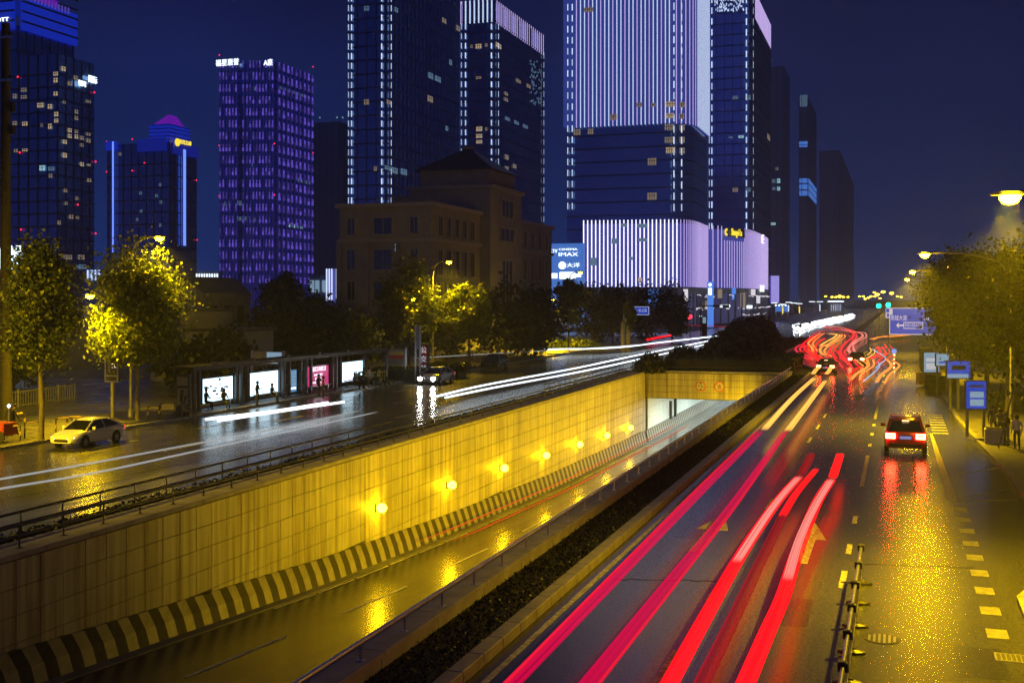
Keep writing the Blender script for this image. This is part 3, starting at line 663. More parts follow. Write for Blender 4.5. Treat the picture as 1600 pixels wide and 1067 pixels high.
# ------------------------------------------------------------------ towers
class Tower:
    def __init__(s, name, label, uc, D, ul, ur, ztop, mat='glass', group=None, cat='tower', floors=4.0, bay=3.0, depth_l=None, grid=True, radius=0.0, wall_label=None):
        s.C = Vector(((uc-800)/F*D, D, 0)); s.D = D; s.uc = uc
        t, o = to_road(s.C)
        s.w = -s.lx(ul) if ul is not None else depth_l; s.s = s.ry(ur); s.z = ztop
        s.e = thing(name, label, cat, t, o, 0, 0, group)
        s.rad = radius
        s.plan = s.outline(0)
        b = MB(); b.slab(s.plan, 0, ztop); part('body', b, mat, s.e, 30 if radius else 0)
        if grid:
            g = MB(); nf = int(ztop/floors)
            if radius:
                pts = s.outline(.12)
                for i in range(2, nf): g.slab(pts, i*floors-.25, i*floors+.25)
            else:
                for i in range(2, nf): g.box(-s.w, 0, -.14, 0, i*floors-.25, i*floors+.25); g.box(0, .14, -.14, s.s, i*floors-.25, i*floors+.25)
                for i in range(int(s.w/bay)+1): g.box(-i*bay-.15, -i*bay+.05, -.22, -.001, 0, ztop)
                for i in range(int(s.s/bay)+1): g.box(.001, .22, i*bay-.1, i*bay+.1, 0, ztop)
            part('mullion_grid', g, 'mull', s.e, kind='stuff')
    def lx(s, u): k = (u-800)/F; return (k*s.C.y-s.C.x)/(CO+k*SI)
    def ry(s, u): k = (u-800)/F; return (k*s.C.y-s.C.x)/(SI-k*CO)
    def outline(s, e):
        r = s.rad
        if not r: return [(-s.w-e,-e),(e,-e),(e,s.s+e),(-s.w-e,s.s+e)]
        pts = [(-s.w-e,-e)] + [(-r+(r+e)*math.sin(a*math.pi/16), r-(r+e)*math.cos(a*math.pi/16)) for a in range(9)] + [(e,s.s+e),(-s.w-e,s.s+e)]
        return pts
    def Dl(s, x): return s.C.y - x*SI
    def Dr(s, y): return s.C.y + y*CO
    def loc(s, u, v, e=.25):                # facade point seen at (u, v): position, facing, depth
        if u <= s.uc: x = s.lx(u); return (x, -e, zv(v, s.Dl(x))), 0, s.Dl(x)
        y = s.ry(u); return (e, y, zv(v, s.Dr(y))), rad(90), s.Dr(y)
    def window(s, u, v, pw, ph, mat, name='lit_window', e=.25):
        p, a, D = s.loc(u, v, e); k = D/F
        if a == 0: wd = abs(s.lx(u+pw/2)-s.lx(u-pw/2))
        else: wd = abs(s.ry(u+pw/2)-s.ry(u-pw/2))
        b = MB(); b.box(-wd/2,wd/2,-.06,.0,-ph*k/2,ph*k/2)
        o = part(name, b, mat, s.e); o.location = p; o.rotation_euler = (0,0,a)
        n = max(1, int(pw/3.2)); fr = MB()
        for i in range(1, n+1): x = -wd/2+wd*i/(n+1); fr.box(x-.09,x+.09,-.10,-.058,-ph*k/2,ph*k/2)
        fr.box(-wd/2,wd/2,-.10,-.058,ph*k*.12-.07,ph*k*.12+.07)
        part('frame', fr, 'mull', o)
        return o
    def dashes(s, u, v0, v1, step, ln, wd, mat='led', name='light_strip', e=.45):
        p, a, D = s.loc(u, 300, e); k = D/F; b = MB(); v = v0
        while v < v1:
            z = zv(v+ln, D); b.box(-wd*k*.32, wd*k*.32, -.06, 0, z, z+ln*k); v += step
        o = part(name, b, mat, s.e, kind='stuff'); o.location = (p[0],p[1],0); o.rotation_euler = (0,0,a); return o
    def panel(s, name, u0, u1, v0, v1, mat, uref=None, e=.3, th=.2):
        if u1 <= s.uc+.5:
            x0, x1 = s.lx(u0), s.lx(u1); D = s.Dl(s.lx(uref if uref is not None else u1)); b = MB(); b.box(x0,x1,-e-th,-e,zv(v1,D),zv(v0,D))
        else:
            y0, y1 = s.ry(u0), s.ry(u1); D = s.Dr(s.ry(uref if uref is not None else u0)); b = MB(); b.box(e,e+th,y0,y1,zv(v1,D),zv(v0,D))
        return part(name, b, mat, s.e)
    def sign(s, txt, u0, u1, v, ph, mat, e=.9):
        p, a, D = s.loc((u0+u1)/2, v, e)
        wd = abs(s.lx(u1)-s.lx(u0)) if a == 0 else abs(s.ry(u1)-s.ry(u0))
        return lettering(txt, ph*D/F*1.25, mat, s.e, p, a, depth=.12, width=wd)
    def beacon(s, u, v):
        p, a, D = s.loc(u, v, .5); b = MB(); b.lathe([(.05,-.25),(.2,-.12),(.24,0),(.2,.12),(.05,.25)],8); o = part('beacon', b, 'redbeacon', s.e); o.location = p

# hotel tower with the blue crown
T = Tower('hotel_tower', 'dark hotel tower with a stepped crown lit in blue and violet', 28, 300, -60, 116, zv(40,300))
b = MB(); z0 = zv(46,300); b.box(-T.w,-.6,-1.2,-.3,z0,zv(-60,300)); part('crown_band', b, 'ledcrown', T.e)
b = MB(); b.box(.3,1.2,.6,T.s,z0,zv(-6,300)); part('crown_band', b, 'ledcrown', T.e)
for i in range(7):
    z = z0+1.8+i*2.6; b = MB(); b.box(-T.w,.0,-1.35,-1.21,z,z+.5); b.box(1.21,1.35,0,T.s,z,z+.5); part('floor_line', b, 'mull', T.e)
b = MB(); b.box(1.21,1.4,T.s*.0+1,T.s*.62,zv(-6,300)-.0,zv(-16,300)); part('violet_cornice', b, 'magenta', T.e)
for i in range(14):
    y = T.s*(.03+.06*i); b = MB(); b.box(1.2,1.5,y,y+.35,zv(-2,300),zv(-12,300)); part('light_strip', b, 'purple', T.e)
b = MB(); b.box(-T.w,-2,2,T.s-4,zv(-6,300)+.01,zv(-60,300)); part('upper_storey', b, 'ledcrown2', T.e)
T.sign('MARRIOTT', -26, 20, 35, 7, 'signwhite', e=1.6)
b2 = Tower('apartment_tower', 'dark apartment tower with scattered warm windows and a small blue white sign', 90, 290, 10, 147, zv(84,290), floors=3.2)
ws = [(98,108,6,7,0),(88,116,7,6,0),(88,126,6,7,0),(117,122,6,6,1),(108,131,6,6,1),(88,147,6,6,0),(99,160,4,4,1),(137,159,7,4,1),(64,165,9,7,0),(79,167,6,7,0),(38,141,8,6,1),(38,152,8,5,1),(24,151,5,7,1),(89,179,6,7,0),(89,189,6,6,0),(118,175,5,6,1),(118,185,5,6,1),(24,193,6,6,1),(40,194,8,6,0),(66,196,3,5,1),(79,198,5,8,0),(108,204,5,6,0),(108,213,5,6,0),(118,206,5,5,1),(118,214,5,6,0),(127,216,5,6,1),(100,222,6,6,0),(137,210,6,4,1),(137,220,6,6,1),(127,227,4,5,1),(26,236,6,5,1),(40,235,8,4,0),(100,243,6,7,0),(127,257,5,6,0),(138,258,4,3,0),(138,282,6,5,1),(80,275,5,6,1),(101,298,5,5,1),(119,310,4,5,1),(102,318,4,5,1),(110,339,6,6,1),(120,340,4,4,1),(91,348,5,6,1),(95,400,9,5,1),(106,402,10,7,1),(126,402,9,7,1)]
for u,v,pw,ph,d in ws: b2.window(u,v,pw,ph,'winwarm2' if d else 'winwarm')
for u,v,pw,ph in ((67,263,8,8),(81,264,9,6),(84,389,9,7),(72,389,5,6),(128,417,11,7),(120,417,4,5)): b2.window(u,v,pw,ph,'wincool' if ph==8 else 'wincool2')
b2.sign('银湾', 118, 130, 132, 8, 'signwhite'); b2.sign('国际', 134, 147, 126, 10, 'signwhite')
for u,v in ((30,121),(33,239),(35,359),(145,145),(147,253),(147,365),(119,320)): b2.beacon(u,v)
# tower with two blue lines
T = Tower('office_tower', 'dark office tower edged by two vertical blue light lines under a magenta top', 265, 380, 167, 307, zv(222,380))
for u0,u1,v0,v1,m in ((167,186,221,235,'ledcrown'),(216,262,216,236,'ledcrown2')): T.panel('crown_band',u0,u1,v0,v1,m,e=.5)
T.panel('crown_band',268,307,222,240,'ledcrown2',e=.5)
for u,v0,v1 in ((179,222,404),):
    p,a,D = T.loc(u,300,.8); b = MB(); b.box(p[0]-.3,p[0]+.3,p[1]-.1,p[1],zv(v1,D),zv(v0,D)); part('light_line', b, 'ledblue', T.e)
p,a,D = T.loc(285,300,.8); b = MB(); b.box(p[0],p[0]+.12,p[1]-.7,p[1]+.7,zv(384,D),zv(234,D)); part('light_line', b, 'ledblue', T.e)
x0 = T.lx(232); sy = T.ry(298)
b = MB(); b.box(x0,-.3,.3,sy,T.z+.01,zv(193,380)); part('upper_storey', b, 'ledcrown', T.e)
for i in range(5):
    z = T.z+.7+i*1.25; b = MB(); b.box(x0-.1,-.2,.15,.298,z,z+.25); b.box(-.298,-.15,.3,sy,z,z+.25); part('floor_line', b, 'mull', T.e)
b = MB(); b.add([(x0+1,1,zv(193,380)+.01),(-1,1,zv(193,380)+.01),(-1,sy-2,zv(193,380)+.01),(x0+1,sy-2,zv(193,380)+.01),(x0+3,4,zv(187,380)),(-1.5,1.5,zv(178,380)),(-1.5,sy-6,zv(178,380)),(x0+3,sy-6,zv(187,380))],[(0,1,5,4),(1,2,6,5),(2,3,7,6),(3,0,4,7),(4,5,6,7)]); part('roof_cap', b, 'magenta', T.e)
T.sign('阳光名邸', 276, 294, 224, 6, 'signyellow', e=1.2)
p,a,D = T.loc(271.5,223,1.3); b = MB(); b.cyl((0,0,0),1.3,.3,14,'x'); o = part('emblem', b, 'signyellow', T.e); o.location = p
for u,v,m in ((188,241,'winwarm2'),(251,289,'wincool2'),(220,302,'wincool2'),(245,306,'wincool2'),(252,316,'wincool2'),(221,330,'wincool2'),(215,343,'wincool2'),(251,352,'wincool2'),(252,377,'winwarm2')): T.window(u,v,3.5,4.5,m)
for u,v in ((167,222),(208,218),(163,269),(208,267),(303,236),(305,282),(306,375),(227,255)): T.beacon(max(u,168),v)
# purple finned tower
T = Tower('finned_tower', 'slab tower of vertical fins washed in violet light under white roof letters', 430, 360, 343, 488, zv(96,360), grid=False, floors=4)
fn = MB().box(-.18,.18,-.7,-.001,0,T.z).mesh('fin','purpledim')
us = [346,351,356,361,366,371,382,388,393,398,403,408,413,418,423,428]
for u in us: o = link('fin', fn, T.e); o.location = (T.lx(u),0,0)
ur = [433,440,447,453,460,466,473,479,485]
for u in ur: o = link('fin', fn, T.e); o.location = (0,T.ry(u),0); o.rotation_euler = (0,0,rad(90))
b = MB()
k = T.D/F
for r_ in range(19):
    v = 107+r_*18.6
    for i,u in enumerate(us):
        if (i*7+r_*3) % 5 == 4: continue
        x = T.lx(u); z = zv(v,T.Dl(x)); b.box(x-.25,x+.25,-.95,-.71,z,z+1.1); b.box(x-.16,x+.16,-.9,-.71,z+1.1,z+2.3)
    for i,u in enumerate(ur):
        y = T.ry(u); z = zv(v+1.5,T.D); b.box(.71,.95,y-.5,y+.5,z,z+1.1); b.box(.71,.9,y-.35,y+.35,z+1.1,z+2.3)
part('fin_light', b, 'purple', T.e, kind='stuff')
b = MB()
for i in range(60):
    z = 4+i*2.15
    if z < T.z-1: b.box(-T.w,0,-.25,-.001,z,z+.35); b.box(.001,.25,0,T.s,z,z+.35)
part('mullion_grid', b, 'mull', T.e, kind='stuff')
T.sign('福星惠誉', 341, 377, 100, 9, 'signwhite', e=1.4); T.sign('A座', 416, 429.5, 100, 9, 'signwhite', e=1.4)
for u,v,pw,ph in ((398,139,4,6),(396,258,3,5),(397,278,3,4),(397,307,3,5),(351,319,3,7),(360,318,3,6),(371,317,3,7),(376,318,3,7),(371,341,3,6),(376,342,3,6),(384,342,3,6),(392,341,3,6),(398,344,3,6)): T.window(u,v,pw,ph,'wincool2')
for i in range(11): T.window(436+i*4,137+i*1.4,2.4,3.6,'wincool2')
for i in range(6): T.window(466+i*4,282+i*1,2.4,5,'wincool2')
for i in range(7): T.window(448+i*4,352+i*.6,2.6,5,'wincool' if i%2 else 'wincool2')
for u,v in ((344,87),(344,228),(344,307),(430,225),(430,305),(487,105),(487,239),(487,315)): T.beacon(u,v)
# four tall glass towers with dashed light edges
T = Tower('glass_tower', 'tall dark glass tower rising behind the domed civic building, dashed white light edges', 603, 330, 544, 717.5, 150)
for u,wd in ((545.5,1.2),(550.5,2.4),(597.5,2.8),(609,2.8)): T.dashes(u,-6,310,15,9.5,wd)
for u,v,pw,ph,m in ((573,14,7,7,'wincool2'),(618,16,5,7,'wincool2'),(573,160,7,8,'winwarm2'),(606,160,6,6,'winwarm2'),(672,119,7,9,'wincool2'),(683,124,9,8,'wincool2'),(671,155,8,9,'winwarm2'),(693,33,6,7,'winwarm2'),(715,45,5,8,'winwarm2'),(703,98,4,8,'wincool2'),(697,201,4,7,'wincool2'),(606,263,12,6,'wincool2'),(616,267,8,9,'wincool2'),(630,269,9,9,'wincool2'),(587,264,4,7,'winwarm2')): T.window(u,v,pw,ph,m)
T = Tower('glass_tower', 'shorter dark glass tower with a slanted row of white fins round its top', 772, 400, 720, 849, zv(3,400))
for u,wd in ((718.5+3,1.2),(728,2.4),(768.5,2.6),(777,2.6)): T.dashes(u,38,262 if u<770 else 254,15,9,wd)
T.dashes(848,83,340,15,9,1.6)
lf = MB().box(-.2,.2,-.3,-.1,T.z-7,T.z+1).mesh('fin','led'); lp = MB().box(-.3,.3,-.2,-.1,T.z-7,T.z+1).mesh('fin','ledpink')
for i in range(8): o = link('fin', lp if i<1 else lf, T.e); o.location = (T.lx(721+i*6.8),0,0)
for i in range(24): o = link('fin', lp, T.e); o.location = (0,T.ry(776+i*3.15),0); o.rotation_euler = (0,0,rad(90))
for u,v,pw,ph,m in ((748,73,9,7,'winwarm'),(760,71,4,5,'winwarm2'),(737,73,3,5,'winwarm2'),(778,72,8,7,'winwarm'),(748,122,8,4,'winwarm2'),(749,202,9,7,'winwarm'),(749,213,9,6,'winwarm'),(749,222,9,5,'winwarm'),(760,202,3,5,'winwarm2'),(790,147,5,5,'winwarm2'),(790,156,5,5,'winwarm2'),(809,127,7,5,'winwarm2'),(825,135,6,5,'winwarm2'),(791,246,5,7,'winwarm2'),(791,264,5,7,'winwarm2'),(803,260,5,6,'winwarm2'),(792,186,7,5,'wincool2'),(806,192,7,5,'wincool2'),(820,198,7,5,'wincool2')): T.window(u,v,pw,ph,m)
b = MB()
for i in range(60): 
    y = T.ry(828+random.random()*18); z = zv(95+random.random()*70,T.Dr(y)); b.box(.24,.3,y-.4,y+.4,z,z+.7)
part('sparkle_light', b, 'wincool2', T.e, kind='stuff')
# rounded tower with the striped crown
T = Tower('striped_tower', 'broad rounded tower whose upper half hangs as a curtain of white light stripes', 1078, 335, 886, 1105, 150, radius=9)
zb = zv(190,335)
T2 = T.outline(.9); b = MB(); b.slab(T2, zb, 151); part('crown_glass', b, 'crownglass', T.e, 30)
st = MB().box(-.13,.13,-.09,-.0,zb-.4,151).mesh('light_stripe','led'); st2 = MB().box(-.13,.13,-.09,0,zb-.4,151).mesh('light_stripe','ledpink')
for i in range(24):
    u = 902+i*6.3; o = link('light_stripe', st if i%3 else st2, T.e); o.location = (T.lx(u),-.9,0)
for i in range(7):
    a = rad(30+i*9); o = link('light_stripe', st2, T.e); o.location = (-9+9.9*math.sin(a), 9-9.9*math.cos(a), 0); o.rotation_euler = (0,0,a)
for i in range(22):
    y = 9+i*1.35
    if y < T.s: o = link('light_stripe', st, T.e); o.location = (.9,y,0); o.rotation_euler = (0,0,rad(90))
b = MB()
for u in (888.5,895.5):
    x = T.lx(u); D = T.Dl(x); k = D/F; v = 8
    while v < 332: z = zv(v+10,D); b.box(x-.14,x+.14,-1.02,-.95,z,z+10*k); v += 17.2
for u in (1054,1066):
    x = T.lx(u); D = T.Dl(x); k = D/F; v = 6
    while v < 326: z = zv(v+11,D); b.box(x-.16,x+.16,-1.02,-.95,z,z+11*k); v += 17.4
part('light_strip', b, 'led', T.e, kind='stuff')
for u,v,pw,ph,m in ((921,17,14,7,'winwarm2'),(1048,164,14,8,'winwarm'),(1067,165,8,8,'winwarm2'),(1000,165,8,7,'winwarm2'),(1022,165,7,5,'winwarm2'),(1048,182,12,8,'winwarm'),(1066,183,8,8,'winwarm2'),(960,184,10,9,'winwarm2'),(902,207,10,9,'winwarm2'),(923,206,8,8,'winwarm2'),(1046,199,14,9,'winwarm2'),(1066,200,8,9,'winwarm2'),(1046,219,14,9,'winwarm2'),(1066,219,8,9,'winwarm2'),(1048,235,14,9,'winwarm'),(1066,236,8,9,'winwarm2'),(1019,253,13,11,'winwarm2'),(1019,307,14,11,'winwarm2')): 
    T.window(u,v,pw,ph,m, e=1.0 if v<190 else .25)
T = Tower('glass_tower', 'tall glass tower with a sweeping violet crown beside the striped tower', 1171, 420, 1107, 1204, 122)
for u,wd in ((1108.5,1.2),(1112.5,2.4),(1166.5,2.6),(1175,2.6)): T.dashes(u,-4,357,16.8,10,wd)
b = MB()
for i in range(30):
    y = T.s*(.22+.026*i); b.box(.2,.35,y-.28,y+.28,T.z-9,T.z+1)
part('crown_fin', b, 'ledpink', T.e, kind='stuff')
b = MB()
for i in range(130):
    x = T.lx(1116+random.random()*46); z = zv(-4+random.random()**1.4*24,T.Dl(x)); b.box(x-.15,x+.15,-.3,-.24,z,z+.7)
part('sparkle_light', b, 'led', T.e, kind='stuff')
for u,v,pw,ph,m in ((1149,153,8,5,'wincool2'),(1169,153,8,7,'wincool2'),(1142,215,6,3,'wincool2'),(1158,214,8,4,'wincool'),(1149,297,8,6,'winwarm2'),(1169,297,8,6,'wincool2'),(1200,215,4,8,'winwarm2')): T.window(u,v,pw,ph,m)
# hazy towers far behind
def far(label, uc, D, ul, ur, v, wins=(), bl=()):
    T = Tower('distant_tower', label, uc, D, ul, ur, zv(v,D), 'fartower', cat='tower', grid=False)
    b = MB()
    for i in range(int(T.w/5)+1): b.box(-i*5-.3,-i*5+.3,-.5,-.001,0,T.z)
    for i in range(int(T.s/7)+1): b.box(.001,.5,i*7-.3,i*7+.3,0,T.z)
    part('pier', b, 'mull', T.e, kind='stuff')
    for u,vv,pw,ph,m in wins: T.window(u,vv,pw,ph,m)
    return T
far('pale hazy tower seen between the violet finned tower and the tall dark glass tower', 530, 800, 488, 560, 190, ((500,184,2,2,'wincool'),(527,184,2,2,'wincool'),(535,184,2,2,'wincool')))
T = far('slim hazy tower with a few cool windows beside the violet crowned glass tower', 1224, 900, 1203, 1233, 104, ((1209,283,5,6,'wincool2'),(1216,283,6,7,'wincool'),(1209,295,5,5,'wincool2'),(1216,295,6,6,'wincool'),(1208,350,8,4,'wincool'),(1214,264,4,5,'winwarm2')))
T.beacon(1227,102)
T = far('hazy tower with stacked bright blue floors', 1262, 1000, 1248, 1275, 150, ((1256,158,12,18,'wincool2'),))
for v0,v1 in ((221,226),(227,230)): T.panel('lit_floor',1249,1262,v0,v1,'signblue')
for v0,v1 in ((279,286),(288,296),(298,306)): T.panel('lit_floor',1249,1262,v0,v1,'signblue'); T.panel('lit_floor',1262.6,1275,v0,v1,'signblue')
far('broad unlit hazy tower block behind the lantern lit street', 1312, 1150, 1280, 1334, 235)
# low lit annexes between the towers
T = Tower('annex_building', 'small annex with tall white light fins between the dark trees and the civic building', 524, 250, 510, 537, zv(420,250), 'podglass', cat='building', grid=False)
for u in (511,515,519,523): T.panel('light_fin',u,u+1.6,420,470,'led')
for u in (527,530.5,534): T.panel('light_fin',u,u+1.6,420,470,'ledpink')
T = Tower('annex_building', 'low annex with broad pale lit windows at the foot of the violet finned tower', 500, 270, 484, 511, zv(430,270), 'fartower', cat='building', grid=False)
for u in (486,494): T.panel('lit_window',u,u+6,438,457,'lightdim')
T.panel('lit_window',501.5,508,438,457,'lightdim')
T = Tower('annex_building', 'low annex with a row of white light strips behind the gabled house', 342, 300, 304, 346, zv(424,300), 'fartower', cat='building', grid=False)
for i in range(9): T.panel('light_strip',308+i*4,309.5+i*4,428,433,'signwhite')
T = Tower('annex_building', 'dark annex with white vertical light strips behind the plane trees', 160, 260, 130, 166, zv(420,260), 'glass', cat='building', grid=False)
for u in (138,144,150,156): T.panel('light_strip',u,u+1.8,422,438,'led')
T = Tower('advertising_hall', 'bright white lit hall front behind the dark trees by the concrete utility pole', 36, 170, -8, 52, zv(386,170), 'darkconc', cat='building', grid=False)
T.panel('lit_front',-6,35,388,420,'lightbox')
for u in (20,30,35): T.panel('floodlight',u-1.5,u+1.5,384,388,'signwhite')

# ------------------------------------------------------------------ shopping podium with curved striped front
pod = thing('shopping_podium', 'curved shopping mall front covered in white and pink vertical light fins', 'building', 0, 0)
pod.rotation_euler = (0,0,0); pod.location = (0,0,0)
ctrl = [(912,342),(960,340.5),(1010,338.5),(1050,337.5),(1072,339),(1086,345),(1097,357),(1106,368)]
ctrl2 = [(1106,368),(1124,368),(1145,374),(1163,381),(1180,400),(1193,425),(1200,446)]
KP = .93
P1 = smooth_path([((u-800)/F*D*KP,D*KP,0) for u,D in ctrl],8); P2 = smooth_path([((u-800)/F*D*KP,D*KP,0) for u,D in ctrl2],8)
PZ0, PZ1 = 10.5, zv(343,338*KP)
poly = [(p.x,p.y) for p in P1] + [(p.x,p.y) for p in P2[1:]] + [(42,445)]
b = MB(); b.slab(poly, PZ0, PZ1-1); part('facade_glass', b, 'podglass', pod)
b = MB(); cx = 60; cyy = 400
b.slab([(cx+(x-cx)*1.01, cyy+(y-cyy)*1.012) for x,y in poly], PZ0-1.6, PZ0-.01); part('canopy', b, 'beigetrim', pod)
b = MB(); b.slab([(cx+(x-cx)*.985, cyy+(y-cyy)*.985) for x,y in poly], 0, PZ0-1.61); part('shop_front', b, 'shopfront', pod)
def resample(P, step):
    out = []; acc = 0; d0 = 0
    for a,b_ in zip(P,P[1:]):
        l = (b_-a).length; 
        while d0 <= l: out.append((a+(b_-a)*(d0/l), (b_-a).normalized())); d0 += step
        d0 -= l
    return out
f0 = MB().box(-.10,.10,-.10,0,PZ0+.1,PZ1).mesh('light_fin','ledpink'); f1 = MB().box(-.16,.16,-.14,0,PZ0+.1,PZ1).mesh('light_fin','ledpod'); f2 = MB().box(-.13,.13,-.12,0,PZ0+.1,PZ1).mesh('light_fin','ledpink'); f3 = MB().box(-.13,.13,-.12,0,PZ0+.1,PZ1-4.2).mesh('light_fin','ledpink')
sa = zv(357,378*KP)
for p_,d in resample(P1,1.11): o = link('light_fin', f1 if 800+F*p_.x/p_.y < 1058 else f0, pod); o.location = p_ - Vector((-d.y,d.x,0))*-.0; o.rotation_euler = (0,0,math.atan2(d.y,d.x))
for p_,d in resample(P2,1.5):
    u = 800+F*p_.x/p_.y
    o = link('light_fin', f3 if 1130 < u < 1163 else f2, pod); o.location = p_; o.rotation_euler = (0,0,math.atan2(d.y,d.x))
# fascia sign
def pod_sign(txt, u, D, v, h, mat, width, ang):
    o = lettering(txt, h, mat, pod, ((u-800)/F*D, D, zv(v,D)), ang, depth=.15, width=width)
sdir = (P2[24]-P2[9]).normalized(); ang = math.atan2(sdir.y,sdir.x)
c = Vector(((1147-800)/F*373*KP,373*KP,0)); b = MB(); b.box(-5.2,5.2,-.9,-.6,zv(371,373*KP),zv(357,373*KP)); o = part('sign_board', b, 'mull', pod); o.location = c; o.rotation_euler = (0,0,ang)
for s_,u,h,wd in (('Shangri-La',1150,3.0,6.6),):
    q = Vector(((u-800)/F*372*KP,372*KP,0)); o = lettering(s_, h, 'signyellow', pod, (q.x,q.y-1.1,zv(364,372*KP)), ang, depth=.1, width=wd)
b = MB(); b.cyl((0,0,0),1.1,-.2,16,'y'); o = part('emblem', b, 'signyellow', pod); o.location = ((1134-800)/F*371*KP,370*KP,zv(363,371*KP)); o.rotation_euler = (0,0,ang)
b = MB(); b.cyl((0,-.21,0),.5,-.05,6,'y'); o = part('emblem_centre', b, 'mull', pod); o.location = ((1134-800)/F*371*KP,370*KP,zv(363,371*KP)); o.rotation_euler = (0,0,ang)
o = lettering('E', 4.2, 'signwhite', pod, ((1190-800)/F*418*KP,416*KP,zv(375,418*KP)), rad(60), depth=.2)
# shop windows under the canopy
for i,(u,D,pw,v0,v1,m) in enumerate(((1018,336,16,452,476,'shopblue'),(1040,335,10,455,480,'shopblue'),(1068,337,7,452,470,'shoplight'),(1120,371*KP,12,452,466,'winwarm2'),(1142,377,10,450,468,'signblue'),(1156,381,14,458,480,'winwarm2'),(1172,392,12,452,462,'shoplight'),(1186,412,12,446,456,'signwhite'),(1128,373*KP,30,476,480,'signwhite'),(1165,386,22,477,482,'signwhite'),(1100,364,14,470,484,'winwarm2'),(1180,402,10,462,474,'shoplight'))):
    D *= KP; k = D/F; b = MB(); b.box(-pw*k/2,pw*k/2,-.3,0,zv(v1,D),zv(v0,D)); o = part('shop_window', b, m, pod); o.location = ((u-800)/F*D,D-4,0); o.rotation_euler = (0,0,ang if u>1100 else -TH)
for i in range(7):
    D = 336*KP; u = 1004+i*9; b = MB(); b.tube([(0,0,0),(0,0,PZ0-1.7)],.28,6); o = part('column', b, 'beigetrim', pod); o.location = ((u-800)/F*D,D-3,0)
b = MB()
for i in range(90):
    p_,d = random.choice(resample(P1,1.6)[18:]+resample(P2,1.6)); z_ = random.choice((8.2,7.9,4.6,4.4,2.4))+random.uniform(-.2,.2); n_ = Vector((d.y,-d.x,0)); q = p_*.985+n_*.9
    w2 = random.uniform(.12,.5); b.box(q.x-w2,q.x+w2,q.y-.05,q.y+.05,z_,z_+random.uniform(.12,.3))
part('shop_light', b, 'shoplight', pod, kind='stuff')
for p_,d in resample(P2,4.2)+resample(P1,4.2)[6:]:
    q = p_*.992; b = MB(); b.tube([(0,0,0),(0,0,PZ0-1.7)],.3,6); o = part('column', b, 'beigetrim', pod); o.location = (q.x,q.y,0)
for u,v,pw,ph in ((975,352,10,5),(1003,353,16,6),(1050,353,16,6),(960,377,9,8),(1005,375,16,5),(1055,375,12,6),(927,409,10,12),(985,404,6,5),(1026,425,6,12),(1000,437,6,6)):
    D = 339*KP; k = D/F; b = MB(); b.box(-pw*k/2,pw*k/2,-.3,0,-ph*k/2,ph*k/2); o = part('lit_window', b, 'wincool2' if u!=1000 else 'winwarm', pod); o.location = ((u-800)/F*D,D-.3,zv(v,D)); o.rotation_euler=(0,0,-.04)
# cinema block with white signs
T = Tower('cinema_building', 'blue lit cinema block crowded with bright white signs', 912, 300, 840, 913.5, zv(380,300), 'shopblue', cat='building', grid=False)
for txt,u0,u1,v,h in (('KTV',861,872,393,6.5),('CINEMA',874.5,903.5,390,3.6),('IMAX',874,904,398,6.5),('大洋',887,907,415,6)): T.sign(txt,u0,u1,v,h,'signwhite')
for u0,u1,v0,v1 in ((855,872,427,435),(875.5,900,425,436),(901,909,428,433)): T.panel('sign_panel',u0,u1,v0,v1,'signwhite',e=.6)
p,a,D = T.loc(880,415,.8); b = MB(); b.cyl((0,0,0),1.0,-.3,12,'y'); o = part('emblem', b, 'signwhite', T.e); o.location = p
# tall lit screen and blue pylon sign near the crossing
th = thing('led_screen', 'slim upright lavender advertising screen beyond the mall corner', 'screen', *to_road(Vector((1211-800,1,0))*0+Vector(((1211-800)/F*390,390,0))))
k = 390/F; b = MB(); b.box(-6*k,6.0*k,-.2,.6,zv(473,390),zv(431,390)); part('screen', b, 'screen', th); b = MB(); b.box(-.4,.4,.1,.6,0,zv(473,390)); part('post', b, 'darkmetal', th)
b = MB(); b.box(-8*k,-6.1*k,-.3,.6,zv(474,390),zv(430,390)); part('edge_frame', b, 'purple', th)
th = thing('pylon_sign', 'tall blue pylon sign with white emblem standing at the mall corner', 'pylon sign', *to_road(Vector(((1110-800)/F*300,300,0))))
k = 300/F; b = MB(); b.bevbox(-4.5*k,4.5*k,-.5,.5,0,zv(440,300),.1); part('body', b, 'signblue', th); b = MB(); b.box(-2.6*k,2.6*k,-.56,-.51,zv(461,300),zv(450,300)); part('sign_panel', b, 'signwhite', th)
b = MB(); b.cyl((0,-.51,zv(445,300)),2.6*k,-.05,14,'y'); part('emblem', b, 'signwhite', th)

